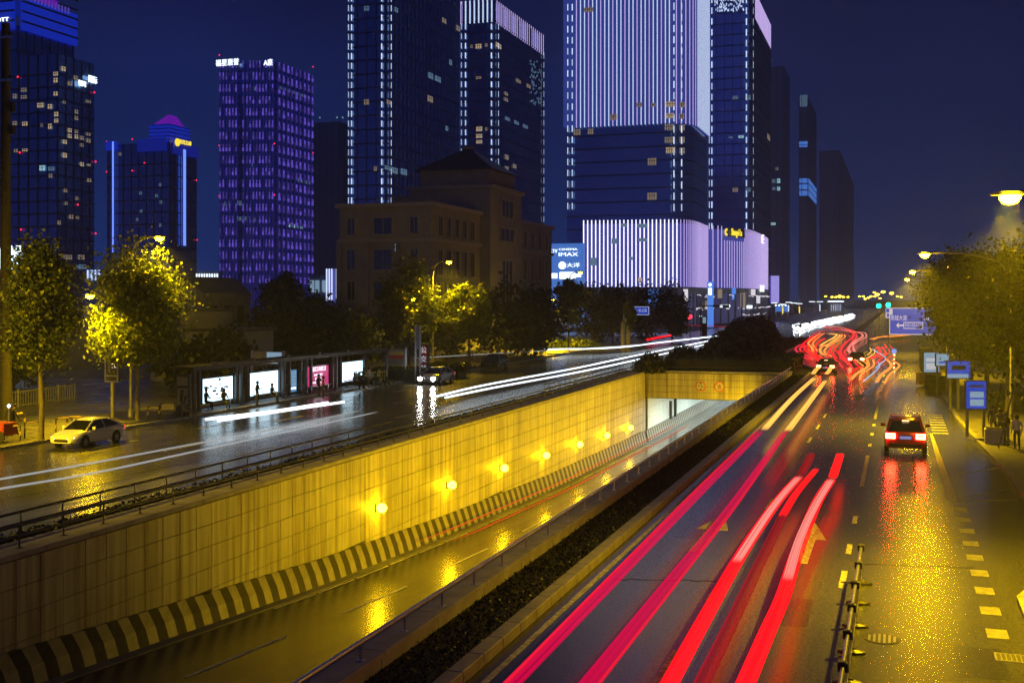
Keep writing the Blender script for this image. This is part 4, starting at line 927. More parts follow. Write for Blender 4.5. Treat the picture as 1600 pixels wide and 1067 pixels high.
# ------------------------------------------------------------------ civic building with hipped central tower
CB = Tower('civic_building', 'dark beige civic building with a hipped roof tower, unlit windows behind the trees', 674, 150, 531, 862, zv(322,150), 'beige', cat='building', grid=False)
zt = CB.z; C = CB.e
b = MB(); b.box(-CB.w-.5,.5,-.5,CB.s+.5,zt,zt+.55); part('cornice', b, 'beigetrim', C)
b = MB(); b.box(-CB.w-.3,.3,-.3,CB.s+.3,zt-4.6,zt-4.1); part('string_course', b, 'beigetrim', C)
def cw(x0,x1,z0,z1,face):                  # recessed-looking window with frame and sill
    b = MB(); 
    if face == 'l': b.box(x0,x1,-.06,.0,z0,z1)
    else: b.box(0,.06,x0,x1,z0,z1)
    o = part('window', b, 'winglass', C)
    f = MB(); q = .14
    if face == 'l':
        for a in ((x0-q,x0,z0-q,z1+q),(x1,x1+q,z0-q,z1+q),(x0,x1,z1,z1+q)): f.box(a[0],a[1],-.2,.0,a[2],a[3])
        f.box((x0+x1)/2-.04,(x0+x1)/2+.04,-.1,-.061,z0,z1)
        s_ = MB().box(x0-.25,x1+.25,-.3,.0,z0-.32,z0-q)
    else:
        for a in ((x0-q,x0,z0-q,z1+q),(x1,x1+q,z0-q,z1+q),(x0,x1,z1,z1+q)): f.box(0,.2,a[0],a[1],a[2],a[3])
        f.box(.061,.1,(x0+x1)/2-.04,(x0+x1)/2+.04,z0,z1)
        s_ = MB().box(0,.3,x0-.25,x1+.25,z0-.32,z0-q)
    part('frame', f, 'beigetrim', o); part('sill', s_, 'beigetrim', o)
W = CB.w
for z0,z1 in ((zt-3.5,zt-1.4),(zt-8.2,zt-5.6),(zt-12.2,zt-9.8),(zt-16.2,zt-13.8)):
    for c_,h in ((.13,.55),(.48,1.3),(.82,.55)): x = -W+W*c_; cw(x-h,x+h,z0,z1,'l')
b = MB()
for i in range(2): b.box(-W*(.36-.0)+i*3.2*0,-W*.36+.5,-.35,0,0,zt-4.6)
for c_ in (.0,.30,.66,1.0): x = -W+W*c_; b.box(x-.35,x+.35,-.35,-.0,0,zt-4.6)
part('pilaster', b, 'beige', C)
for lo,hi,n in ((.025,.30,5),(.61,.97,5)):
    for i in range(n):
        y = CB.s*(lo+(hi-lo)*(i+.5)/n)
        for z0,z1 in ((zt-3.6,zt-1.2),(zt-8.9,zt-5.6),(zt-13.2,zt-10.0)): cw(y-.75,y+.75,z0,z1,'r')
y0, y1 = CB.s*.335, CB.s*.60
b = MB(); b.box(-11,1.6,y0,y1,0,zt+4.0); part('tower_block', b, 'beige', C)
b = MB(); b.box(-11.5,2.1,y0-.5,y1+.5,zt+4.0,zt+4.5); part('tower_cornice', b, 'beigetrim', C)
b = MB(); b.box(-10,.9,y0+1.4,y1-1.4,zt+4.5,zt+6.9); part('attic', b, 'beige', C)
b = MB(); xa,xb,ya,yb = -10.8,1.7,y0+.6,y1-.6; zr = zt+6.9; mx_,my_ = (xa+xb)/2,(ya+yb)/2
b.add([(xa,ya,zr),(xb,ya,zr),(xb,yb,zr),(xa,yb,zr),(mx_-.6,my_-.6,zr+3.7),(mx_+.6,my_-.6,zr+3.7),(mx_+.6,my_+.6,zr+3.7),(mx_-.6,my_+.6,zr+3.7)],[(3,2,1,0),(0,1,5,4),(1,2,6,5),(2,3,7,6),(3,0,4,7),(4,5,6,7)])
part('roof', b, 'roofdark', C); b = MB(); b.bevbox(mx_-.8,mx_+.8,my_-.8,my_+.8,zr+3.71,zr+4.3,.1); part('finial', b, 'beigetrim', C)
yc = (y0+y1)/2
for z0,z1,h in ((zt+.2,zt+2.6,2.6),(zt-3.4,zt-1.6,3.2),(zt-16,zt-6.4,2.4)):
    b = MB(); b.box(1.6,1.68,yc-h,yc+h,z0,z1); o = part('window', b, 'winglass', C); f = MB(); f.box(1.6,1.85,yc-h-.3,yc-h,z0-.3,z1+.3); f.box(1.6,1.85,yc+h,yc+h+.3,z0-.3,z1+.3); f.box(1.6,1.85,yc-h,yc+h,z1,z1+.3)
    for q in (-.33,.33): f.box(1.69,1.78,yc+h*q-.1,yc+h*q+.1,z0,z1)
    part('frame', f, 'beigetrim', o)
b = MB(); b.box(-15,-11.6,y0+2,y1-2,zt,zt+3.4); part('roof_block', b, 'beige', C)
CB.window(621,387,5,12,'wincool2',name='lit_window')

# ------------------------------------------------------------------ gabled house and round pavilion behind the trees
GH = Tower('gabled_house', 'pale gabled house with a dark tiled roof half hidden by trees', 318, 118, 272, 386, zv(458,118), 'housewall', cat='house', grid=False)
w_,s_,z_ = GH.w, GH.s, GH.z; zr = zv(432,118)
b = MB(); b.add([(-w_-.4,-.5,z_),(.4,-.5,z_),(-w_/2,-.5,zr),(-w_-.4,s_+.4,z_),(.4,s_+.4,z_),(-w_/2,s_+.4,zr)],[(0,2,5,3),(1,4,5,2),(0,3,4,1)])
part('roof', b, 'roofdark', GH.e)
b = MB(); b.add([(-w_,-.02,z_),(0,-.02,z_),(-w_/2,-.02,zr-.25),(-w_,-.3,z_),(0,-.3,z_),(-w_/2,-.3,zr-.25)],[(3,4,5),(0,1,4,3),(1,2,5,4),(2,0,3,5)]); part('gable', b, 'housewall', GH.e)
b = MB(); b.cyl((-w_/2,-.3,(z_+zr)/2),.28,-.06,12,'y'); part('vent', b, 'winglass', GH.e)
b = MB(); b.box(-w_-.35,.35,-.35,-.02,z_-.5,z_); b.box(.0,.35,-.35,s_+.3,z_-.5,z_-.01); part('cornice', b, 'housewall', GH.e)
for y in (.2,.55,.8):
    b = MB(); b.box(0,.06,s_*y-.9,s_*y+.9,z_-4.2,z_-1.3); part('window', b, 'winglass', GH.e)
b = MB()
for y in (0,.38,.68,1): b.box(.0,.25,s_*y-.3,s_*y+.3,0,z_-.5)
part('pilaster', b, 'housewall', GH.e)
th = thing('round_pavilion', 'curved pale pavilion wall with a dark balcony rail beside the gabled house', 'pavilion', *to_road(Vector(((292-800)/F*105,105,0))))
b = MB(); b.lathe([(3.2,0),(3.2,4.0),(4.1,5.4),(4.1,6.3)],28); part('drum', b, 'housewall', th, 40)
b = MB(); b.lathe([(4.25,6.31),(4.3,6.5),(4.2,6.55)],28); part('rim_band', b, 'roofdark', th, 40)
b = MB()
for i in range(24): a = i*math.pi/12; b.tube([(4.1*math.cos(a),4.1*math.sin(a),6.5),(4.1*math.cos(a),4.1*math.sin(a),7.3)],.04,4)
b.tube([(4.1*math.cos(a*math.pi/12),4.1*math.sin(a*math.pi/12),7.3) for a in range(25)],.06,5); part('balustrade', b, 'darkrail', th)
th = thing('outbuilding', 'low pale outbuilding with a dark door in front of the gabled house', 'outbuilding', *to_road(Vector(((330-800)/F*100,100,0))))
b = MB(); b.box(-2.6,2.6,0,6,0,4.6); part('wall', b, 'housewall', th); b = MB(); b.box(-2.9,2.9,-.3,6.3,4.6,4.85); part('roof', b, 'roofdark', th); b = MB(); b.box(-.5,.5,-.06,0,.2,2.2); part('door', b, 'winglass', th); b = MB(); b.box(1.2,2.0,-.06,0,1.6,2.7); part('window', b, 'winglass', th)
# viaduct far across the right-hand road
th = thing('viaduct', 'dark viaduct across the far end of the road with a pale banner on its side', 'viaduct', 250, 0)
b = MB(); b.box(-2,60,0,9,3.2,4.6); part('deck', b, 'darkconc', th)
b = MB(); b.box(-2,60,-.25,-.01,4.3,5.2); part('parapet', b, 'darkconc', th)
b = MB(); b.box(2.0,20,-.45,-.26,1.9,4.9); part('banner', b, 'concrete', th)
for x in (-1,22,44): b = MB(); b.box(x,x+1.6,3,6,0,3.2); part('pier', b, 'darkconc', th)

# ------------------------------------------------------------------ trees and shrubs
def leaf_obj(name, centers, size, mat, parent, flat=0.0):
    n = len(centers)
    nrm = RNG.normal(size=(n,3)); nrm[:,2] = np.abs(nrm[:,2])+flat; nrm /= np.linalg.norm(nrm,axis=1)[:,None]
    a = np.cross(nrm, RNG.normal(size=(n,3))); a /= np.linalg.norm(a,axis=1)[:,None]; b = np.cross(nrm, a)
    s = size*RNG.uniform(.6,1.3,n)[:,None]
    p0 = centers - a*s*.5; p2 = centers + a*s*.5; p1 = centers + b*s*.38 - a*s*.08 + nrm*s*.06; p3 = centers - b*s*.38 - a*s*.08 + nrm*s*.06
    v = np.stack([p0,p1,p2,p3],1).reshape(-1,3)
    me = bpy.data.meshes.new(name); me.vertices.add(4*n); me.vertices.foreach_set('co', v.ravel())
    me.loops.add(4*n); me.loops.foreach_set('vertex_index', np.arange(4*n)); me.polygons.add(n); me.polygons.foreach_set('loop_start', np.arange(n)*4)
    me.update(calc_edges=True); me.materials.append(M[mat])
    o = link(name, me, parent); o['kind'] = 'stuff'; return o
def crown_points(n, rx, rz, z0, kind='oval', clumps=40, spread=.30):
    c = []
    while len(c) < clumps:
        p = RNG.uniform(-1,1,3); d = np.linalg.norm(p)
        if d > 1 or d < .45: continue
        h = (p[2]+1)/2
        k = {'oval':1.0,'cone':(1.15-.75*h),'egg':(1.0-.35*h)}[kind]
        c.append((p[0]*rx*k, p[1]*rx*k, z0+rz+p[2]*rz))
    c = np.array(c); idx = RNG.integers(0,clumps,n)
    sp = spread*rx*RNG.uniform(.5,1.2,clumps)[idx][:,None]
    return c[idx]+RNG.normal(size=(n,3))*sp*np.array([1,1,.8]), c
def tree(label, p, ztop, zlow, rx, mat='leaf', kind='egg', n=5200, size=.26, trunk=.13, clumps=46, group=None, name='tree', cat='tree', props=False, spread=.22, zb=.12):
    t, o = to_road(p); th = thing(name, label, cat, t, o, zb, group=group)
    rz = (ztop-zlow)/2; pts, cl = crown_points(n, rx, rz, zlow-zb, kind, clumps, spread)
    b = MB(); zt = zlow+rz*1.2-zb
    jx = [random.uniform(-.05,.05) for _ in range(5)]
    b.tube([(0,0,0),(jx[0],jx[1],zlow*.5),(jx[2],jx[3],zlow-zb),(jx[4],0,zt)],[trunk*1.25,trunk,trunk*.85,trunk*.35],10)
    part('trunk', b, 'bark', th, 60)
    b = MB()
    for q in cl[RNG.permutation(len(cl))[:12]]:
        zs = random.uniform(zlow-zb, zt*.95); m = Vector((q[0]*.5,q[1]*.5,(zs+q[2])/2-.2)); b.tube([(0,0,zs-.2),m,tuple(q)],[trunk*.4,trunk*.25,trunk*.1],5)
    part('limb', b, 'bark', th, kind='stuff')
    leaf_obj('crown', pts, size, mat, th)
    if props:
        for k in range(3):
            a = k*2.094+.4; b = MB(); b.tube([(1.0*math.cos(a),1.0*math.sin(a),0),(.1*math.cos(a),.1*math.sin(a),2.2)],.04,6); part('prop_pole', b, 'yellow_paint' if k==0 else 'bark', th)
    return th
gp = lambda u,v: at(u,v,.12)
tree('tall slim plane tree on the kerb beside the white sedan', gp(64,688), 10.4, 3.9, 1.95, n=11000, size=.21, clumps=90)
tree('broad plane tree lit bright yellow by the double street lamp', gp(215,656), 10.6, 3.4, 2.95, n=17000, size=.22, clumps=120)
tree('tree half lit by the second street lamp behind the bus shelters', gp(640,580), 11.3, 2.6, 3.1, n=8000, size=.36, clumps=60)
tree('young tree propped by poles near the parked dark car', gp(733,578), 9.4, 3.1, 2.1, n=5000, size=.33, clumps=40, props=True, kind='oval')
tree('bright yellow tree wrapped round a low street lamp near the cinema signs', gp(888,548), 10.2, 4.0, 2.35, n=5000, size=.38, clumps=40)
tree('slender yellowish tree in front of the dark trees by the mall', Vector(((984-800)/F*172,172,0)), 8.6, 3, 1.0, n=1800, size=.4, clumps=20, kind='cone')
tree('small sparse tree with bare forked branches in the dark shrubs', Vector(((822-800)/F*140,140,0)), 6.6, 2.6, 1.5, n=500, size=.4, clumps=12)
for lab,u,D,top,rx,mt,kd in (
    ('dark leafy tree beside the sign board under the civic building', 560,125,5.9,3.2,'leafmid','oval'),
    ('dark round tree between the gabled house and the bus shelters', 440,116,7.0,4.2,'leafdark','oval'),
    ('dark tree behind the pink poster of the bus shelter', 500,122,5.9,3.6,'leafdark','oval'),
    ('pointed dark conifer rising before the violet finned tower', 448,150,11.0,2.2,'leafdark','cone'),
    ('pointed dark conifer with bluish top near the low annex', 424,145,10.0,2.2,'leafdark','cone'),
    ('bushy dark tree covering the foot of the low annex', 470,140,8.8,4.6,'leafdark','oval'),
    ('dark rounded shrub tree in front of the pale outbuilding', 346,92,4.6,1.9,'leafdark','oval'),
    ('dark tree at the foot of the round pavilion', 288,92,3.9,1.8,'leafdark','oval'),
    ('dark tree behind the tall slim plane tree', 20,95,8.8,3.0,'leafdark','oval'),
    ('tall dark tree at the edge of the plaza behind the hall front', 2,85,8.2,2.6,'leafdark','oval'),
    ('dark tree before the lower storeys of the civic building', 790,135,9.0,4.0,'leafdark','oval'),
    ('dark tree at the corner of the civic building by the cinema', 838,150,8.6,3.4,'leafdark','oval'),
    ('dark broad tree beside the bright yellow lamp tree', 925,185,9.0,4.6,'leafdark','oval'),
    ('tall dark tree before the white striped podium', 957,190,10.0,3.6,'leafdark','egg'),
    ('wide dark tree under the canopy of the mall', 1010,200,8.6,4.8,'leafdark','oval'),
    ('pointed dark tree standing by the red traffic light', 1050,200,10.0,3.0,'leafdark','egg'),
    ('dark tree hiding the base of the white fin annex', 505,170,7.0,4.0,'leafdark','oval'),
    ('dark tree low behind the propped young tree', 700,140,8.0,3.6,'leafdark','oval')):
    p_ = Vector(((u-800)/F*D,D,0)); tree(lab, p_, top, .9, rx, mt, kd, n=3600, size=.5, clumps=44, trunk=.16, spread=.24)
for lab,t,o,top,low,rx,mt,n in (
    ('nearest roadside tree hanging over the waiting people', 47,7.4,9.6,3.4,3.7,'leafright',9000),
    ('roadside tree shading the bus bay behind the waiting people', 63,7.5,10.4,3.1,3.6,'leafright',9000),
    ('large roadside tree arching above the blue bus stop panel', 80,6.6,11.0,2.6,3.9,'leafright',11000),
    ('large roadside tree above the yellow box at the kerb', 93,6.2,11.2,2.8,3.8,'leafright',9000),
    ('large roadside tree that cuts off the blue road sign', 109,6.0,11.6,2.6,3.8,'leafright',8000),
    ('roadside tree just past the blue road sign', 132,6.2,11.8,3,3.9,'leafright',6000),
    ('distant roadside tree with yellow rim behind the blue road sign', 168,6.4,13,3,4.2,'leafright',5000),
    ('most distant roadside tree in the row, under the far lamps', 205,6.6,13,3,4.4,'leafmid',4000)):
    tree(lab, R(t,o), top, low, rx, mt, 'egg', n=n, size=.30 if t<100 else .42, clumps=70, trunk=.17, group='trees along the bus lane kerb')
def bush(label, p, rx, ry, h, mat='leafmid', n=2500, size=.3, name='bush', cat='bush', rz=0, box=False, zb=0.0):
    t,o = to_road(p); th = thing(name, label, cat, t, o, zb, rz)
    if box: c = np.stack([RNG.uniform(-rx,rx,n),RNG.uniform(-ry,ry,n),h*np.sqrt(RNG.uniform(.02,1,n))],1)
    else:
        d = RNG.normal(size=(n,3)); d[:,2] = np.abs(d[:,2]); d /= np.linalg.norm(d,axis=1)[:,None]; c = d*RNG.uniform(.72,1.02,n)[:,None]*np.array([rx,ry,h])
        q = 1+.14*np.sin(c[:,0]*2.1/rx*2+t)*np.cos(c[:,1]*3.3/ry*2); c *= q[:,None]
    b = MB()
    if box: b.box(-rx*.9,rx*.9,-ry*.95,ry*.95,0,h*.85)
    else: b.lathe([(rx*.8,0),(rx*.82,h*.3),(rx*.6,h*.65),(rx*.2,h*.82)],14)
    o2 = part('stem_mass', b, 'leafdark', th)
    if not box: o2.scale = (1,ry/rx,1)
    leaf_obj('foliage', c, size, mat, th); return th
bush('round clipped bush at the end of the retaining wall railing', at(1018,582), 1.9,1.9,1.9,'leafdark',n=2200,size=.25)
bush('second round clipped bush beside the white light streaks', at(1070,566), 2.2,2.2,1.9,'leafdark',n=2000,size=.28)
bush('wide dark hedge mound on the median beyond the tunnel mouth', R(148,-19), 4.6,22,3.4,'leafdark',n=9000,size=.45,name='hedge',cat='hedge')
bush('tall bushy hedge mound on the far median towards the crossing', R(188,-22.5), 4.6,18,4.4,'leafdark',n=6000,size=.55,name='hedge',cat='hedge')
bush('low grassy hedge block beside the kerb, next to the tunnel mouth', R(122,-11.6), 2.0,5.6,1.7,'leafmid',n=3000,size=.25,name='hedge',cat='hedge',box=True)
bush('dark low hedge along the top of the tunnel mouth', R(118.5,-18), 5,1.6,1.5,'leafmid',n=2600,size=.25,name='hedge',cat='hedge',box=True)
for lab,u,v,rx,ry,h in (('yellow lit hedge behind the parked dark car',830,545,5,2,2.2),('low clipped hedge behind the red pillar sign',640,596,3.4,1.2,1.3),('lit shrub beside the propped young tree',700,590,1.6,1.2,1.4),('long shrub bed below the bright yellow lamp tree',900,545,4,2,1.6),('dark shrub border behind the bus shelters',470,600,9,1.5,1.6),('low shrub by the yellow box on the kerb side',1470,610,1.2,3,1.0),('shrub bed behind the waiting people',1590,640,2,3,1.0)):
    bush(lab, at(u,v), rx,ry,h, 'leafmid', n=1800, size=.28, box=h<1.5)
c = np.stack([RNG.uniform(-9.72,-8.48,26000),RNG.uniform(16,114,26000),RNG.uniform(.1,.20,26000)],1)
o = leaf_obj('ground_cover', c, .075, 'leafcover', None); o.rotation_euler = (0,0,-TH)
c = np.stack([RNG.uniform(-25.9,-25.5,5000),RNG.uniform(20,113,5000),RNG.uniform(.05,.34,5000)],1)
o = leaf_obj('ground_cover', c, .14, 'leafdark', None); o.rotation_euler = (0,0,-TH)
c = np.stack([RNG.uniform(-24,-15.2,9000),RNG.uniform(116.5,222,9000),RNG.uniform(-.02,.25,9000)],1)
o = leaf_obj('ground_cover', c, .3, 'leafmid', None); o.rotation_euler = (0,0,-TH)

# ------------------------------------------------------------------ street lamps
def lamp_light(parent, loc, e, col=SODIUM, soft=.2, cone=0):
    l = bpy.data.lights.new('lamp_light','SPOT' if cone else 'POINT'); l.energy = e; l.color = col; l.shadow_soft_size = soft
    if cone: l.spot_size = rad(cone); l.spot_blend = 1.0
    o = bpy.data.objects.new('lamp_light', l); COL.objects.link(o); o.parent = parent; o.location = loc
def lamp_head(parent, x, y, z, dirx=1, scale=1.0, lit='lamp'):
    s = scale
    b = MB(); b.loft([[(x+dirx*s*a, y+q[0]*s*w_, z+q[1]*s*w_) for q in ((-.14,-.02),(.14,-.02),(.12,.07),(-.12,.07))] for a,w_ in ((-.45,.6),(-.2,1),(.2,1.1),(.45,.5))]); part('lamp_head', b, 'pole', parent)
    b = MB(); b.lathe([(.07*s,-.25*s),(.18*s,-.20*s),(.25*s,-.10*s),(.25*s,-.021*s)],16,(x,y,z)); part('lamp_glass', b, lit, parent, 50)
def street_lamp(label, t, o, h, reach, power=1.0, low=None, group='street lamps'):
    th = thing('street_lamp', label, 'street lamp', t, o, .12, group=group)
    b = MB(); b.tube([(0,0,0),(0,0,h-1.6)],[.11,.075],10); part('pole', b, 'pole', th, 60)
    b = MB(); b.lathe([(.2,0),(.2,.06),(.14,.5),(.115,.52)],12); part('base', b, 'pole', th)
    d = 1 if reach > 0 else -1
    b = MB(); b.tube(smooth_path([(0,0,h-1.6),(reach*.15,0,h-.6),(reach*.55,0,h-.08),(reach,0,h-.0)],5),[.06]*16,8); part('arm', b, 'pole', th, 60)
    lamp_head(th, reach+.2*d, 0, h-.05, d, lit='lamp' if o < 0 else 'lamp_wide'); lamp_light(th, (reach+.2*d,0,h-.45), K_ROAD*power*(1.5 if o < 0 else 2.6), cone=152 if o < 0 else 124)
    if low:
        r2,z2,p2 = low[:3]; y2 = low[3] if len(low) > 3 else -2
        b = MB(); b.tube(smooth_path([(0,0,z2-.8),(r2*.4,y2*.4,z2-.2),(r2,y2,z2)],4),.045,7); part('low_arm', b, 'pole', th, 60)
        lamp_head(th, r2, y2, z2-.03, -1, .9); lamp_light(th, (r2,y2,z2-.45), K_ROAD*p2*1.6, cone=162)
    return th
street_lamp('double street lamp with curved pole rising through the broad plane tree', 60.5, -45.4, 11.2, 1.9, 1.25, (.3,7.6,.85,-4.2))
street_lamp('double street lamp beside the half lit tree behind the bus shelters', 110, -45.6, 11.2, 1.6, 1.25, (-1.4,7.4,.3))
street_lamp('street lamp glowing inside the bright yellow tree near the cinema signs', 161.5, -45.6, 11.2, 1.6, .3, (-1.2,7.2,2.6,-4))
street_lamp('tallest glaring street lamp above the nearest roadside trees', 31, 6.2, 10, -3.4, 1.25)
street_lamp('glaring street lamp over the blue road sign', 70.5, 6.0, 10, -4.4, 1.25)
street_lamp('smaller street lamp just past the glaring one over the road sign', 116, 6.0, 10, -4.6, 1.2)
street_lamp('small distant street lamp lowest of the row over the trees', 163, 6.0, 10, -4.8, 1.2)
for (t,o_,e) in ((30,-43.6,5.0),(-8,2.6,2.2)):            # unseen lamps; the tilted one is placed and aimed to light trees and sedan
    l = bpy.data.lights.new('unseen_lamp_light','SPOT'); l.energy = K_ROAD*e; l.color = SODIUM; l.shadow_soft_size = .2; l.spot_size = rad(156 if o_ < 0 else 124); l.spot_blend = 1
    x = bpy.data.objects.new('unseen_lamp_light', l); COL.objects.link(x); x.location = R(t,o_,10.5); x.rotation_euler = (rad(32) if o_ < 0 else 0, 0, -TH)
tiny = [(1343,463),(1349,463),(1361,463),(1367,463),(1371,460),(1300,464),(1306,464),(1312,463),(1318,464),(1325,464),(1357,465),(1380,456),(1393,458),(1402,463),(1408,464),(1366,457),(1482,417),(1352,467),(1375,466),(1290,463)]
for i,(u,v) in enumerate(tiny):
    D = 420+18*i; p_ = Vector(((u-800)/F*D,D,0)); h = zv(v,D)
    if h < 6: h = 6
    if (u,v)==(1482,417): D=95; p_ = Vector(((u-800)/F*D,D,0)); h = zv(v,D)
    th = thing('distant_lamp', 'tiny distant street lamp in the yellow cluster on the horizon' if u<1450 else 'small lamp peeping out above the roadside trees', 'street lamp', *to_road(p_), 0, group='distant street lamps on the horizon' if u<1450 else None)
    b = MB(); b.tube([(0,0,0),(0,0,h-.3)],.1,6); part('pole', b, 'pole', th)
    s = D/F*(3.6 if u in (1312,1371,1380,1393) else 2.1); b = MB(); b.lathe([(.2*s,-.6*s),(.8*s,-.3*s),(s,0),(.5*s,.4*s)],10,(0,0,h)); part('lamp_glass', b, 'farlamp', th)
# lantern poles of the far shopping street
for i,(u,v,c_) in enumerate(((1210,474,'redlight'),(1223,476,'green'),(1232,473,'led'),(1240,474,'redlight'),(1249,475,'yellow'),(1269,472,'redlight'),(1281,472,'led'),(1145,474,'redlight'),(1169,476,'redlight'))):
    D = 330+12*i; p_ = Vector(((u-800)/F*D,D,0)); h = zv(v,D); th = thing('lantern_pole', ('lantern pole with a red banner just beyond the mall corner','lantern pole with a yellowish banner under the blue canopy','lantern pole with a white banner beside the blue canopy','lantern pole with a red banner, first past the blue canopy','lantern pole with a yellow banner past the blue canopy','lantern pole with a red banner nearest the gate pavilion','lantern pole with a white banner nearest the gate pavilion','lantern pole with a red banner at the mall entrance','lantern pole with a red banner under the mall shop signs')[i], 'lantern pole', *to_road(p_), 0, group='lantern poles on the far shopping street')
    b = MB(); b.tube([(0,0,0),(0,0,h)],.08,6); part('pole', b, 'darkmetal', th); k = D/F
    b = MB(); b.box(-4.5*k,4.5*k,-.3,.3,h,h+1.0*k); part('cap_light', b, 'signwhite', th)
    b = MB(); b.box(-.9*k,.9*k,-.2,.2,h-14*k,h-3.5*k); part('light_banner', b, {'redlight':'t_rose','green':'signyellow','led':'led','yellow':'signyellow'}[c_], th)
th = thing('street_pavilion', 'far white lit gate pavilion with hanging light strings on the horizon', 'pavilion', *to_road(Vector(((1306-800)/F*420,420,0))))
k = 420/F; b = MB(); b.box(-12*k,12*k,-1,1,zv(472,420),zv(470,420)); part('roof', b, 'signwhite', th)
b = MB()
for i in range(7): b.box((-10+3.3*i-.35)*k,(-10+3.3*i+.35)*k,-.2,.2,zv(486,420),zv(475.5,420))
part('light_string', b, 'led', th, kind='stuff')
b = MB()
for x in (-11,11): b.box(x*k-.4,x*k+.4,-.4,.4,0,zv(472,420))
part('post', b, 'darkmetal', th)
th = thing('market_canopy', 'blue lit canopy on the far shopping street below the lavender screen', 'canopy', *to_road(Vector(((1221-800)/F*380,380,0))))
k = 380/F; b = MB(); b.box(-9*k,9*k,-1,1,zv(487,380),zv(478,380)); part('fascia', b, 'shopblue', th)
b = MB()
for x in (-8,0,8): b.box(x*k-.15,x*k+.15,-.5,.5,0,zv(487,380))
part('post', b, 'darkmetal', th)
for i in range(4): b = MB(); b.lathe([(.1,-.3),(.4,0),(.1,.3)],8,((-8+5*i)*k,-1.2,zv(477,380))); part('lamp_glass', b, 'signwhite', th)

# ------------------------------------------------------------------ traffic lights and road signs
def traffic_light(label, u, v, D, mat, pole_to=None):
    p_ = Vector(((u-800)/F*D,D,0)); th = thing('traffic_light', label, 'traffic light', *to_road(p_), 0); h = zv(v,D)
    b = MB(); b.tube([(0,.3,0),(0,.3,h+.9)],.09,8); part('pole', b, 'pole', th)
    b = MB(); b.bevbox(-.25,.25,-.12,.2,h-.45,h+.75,.03); part('housing', b, 'darkmetal', th)
    b = MB(); b.lathe([(.42,-.02),(.42,.02)],16); o = part('lens', b, mat, th); o.location = (0,-.15,h); o.rotation_euler = (rad(90),0,0)
traffic_light('green traffic light of the pair, farther from the blue road sign', 1373,478,210,'green')
traffic_light('green traffic light directly above the blue road sign edge', 1388,476.5,205,'green')
traffic_light('red traffic light shining before the mall entrance', 1078,495,205,'redlight')
th = thing('road_sign', 'large blue overhead road sign with white arrow partly behind the tree', 'road sign', *to_road(at(1419,575)), 0)
D = (th.location).y; k = D/F; z0, z1 = zv(523,D), zv(481,D)
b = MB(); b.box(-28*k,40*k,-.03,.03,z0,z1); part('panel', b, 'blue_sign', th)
b = MB()
for x0,x1,a,c_ in ((-28*k,40*k,z1-.08,z1),(-28*k,40*k,z0,z0+.08),(-28*k,-28*k+.08,z0+.08,z1-.08)): b.box(x0,x1,-.04,-.031,a,c_)
part('border', b, 'white_sign', th)
lettering('雨城大道', .62, 'white_sign', th, (-14*k,-.04,zv(497.5,D)), depth=.004, width=24*k); lettering('市', .6, 'white_sign', th, (27*k,-.04,zv(497.5,D)), depth=.004)
zc = zv(508.5,D); b = MB(); b.add([(-18*k,-.04,zc),(-14*k,-.04,zc-.3),(-14*k,-.04,zc-.08),(-7*k,-.04,zc-.08),(-7*k,-.04,zc+.08),(-14*k,-.04,zc+.08),(-14*k,-.04,zc+.3)],[(0,1,2,3,4,5,6)]); part('arrow', b, 'white_sign', th)
b = MB(); b.box(-7*k,22*k,-.04,-.031,zc+.28,zc+.36); b.box(-7*k,22*k,-.04,-.031,zc-.36,zc-.28); b.box(-7*k,-6*k,-.04,-.031,zc-.27,zc+.27); b.box(21*k,22*k,-.04,-.031,zc-.27,zc+.27); part('lozenge', b, 'white_sign', th)
lettering('街道口·武昌火车站', .36, 'white_sign', th, (7.5*k,-.04,zc), depth=.004, width=25*k)
b = MB(); b.box(-27*k,-23*k,-.041,-.032,z1-.75,z1-.12); part('corner_panel', b, 'white_sign', th)
b = MB(); b.tube([(48*k,.2,0),(48*k,.2,z1+.3)],.16,10); b.tube([(48*k,.2,z1-.4),(-26*k,.2,z1-.4)],.08,8); b.tube([(48*k,.2,z0+.4),(-26*k,.2,z0+.4)],.08,8); part('mast', b, 'pole', th, 60)
th = thing('warning_sign', 'small white and blue sign standing beside the large blue road sign', 'road sign', *to_road(Vector(((1387.5-800)/F*140,140,0))))
k = 140/F; b = MB(); b.box(-3.6*k,3.6*k,-.03,.03,zv(497,140),zv(481,140)); part('panel', b, 'white_sign', th); b = MB(); b.tube([(0,.08,0),(0,.08,zv(482,140))],.05,8); part('post', b, 'pole', th)
b = MB(); b.box(-2.8*k,2.8*k,-.04,-.031,zv(488,140),zv(482.5,140)); b.box(-1.5*k,1.5*k,-.04,-.031,zv(495,140),zv(490,140)); part('emblem', b, 'blue_sign', th)
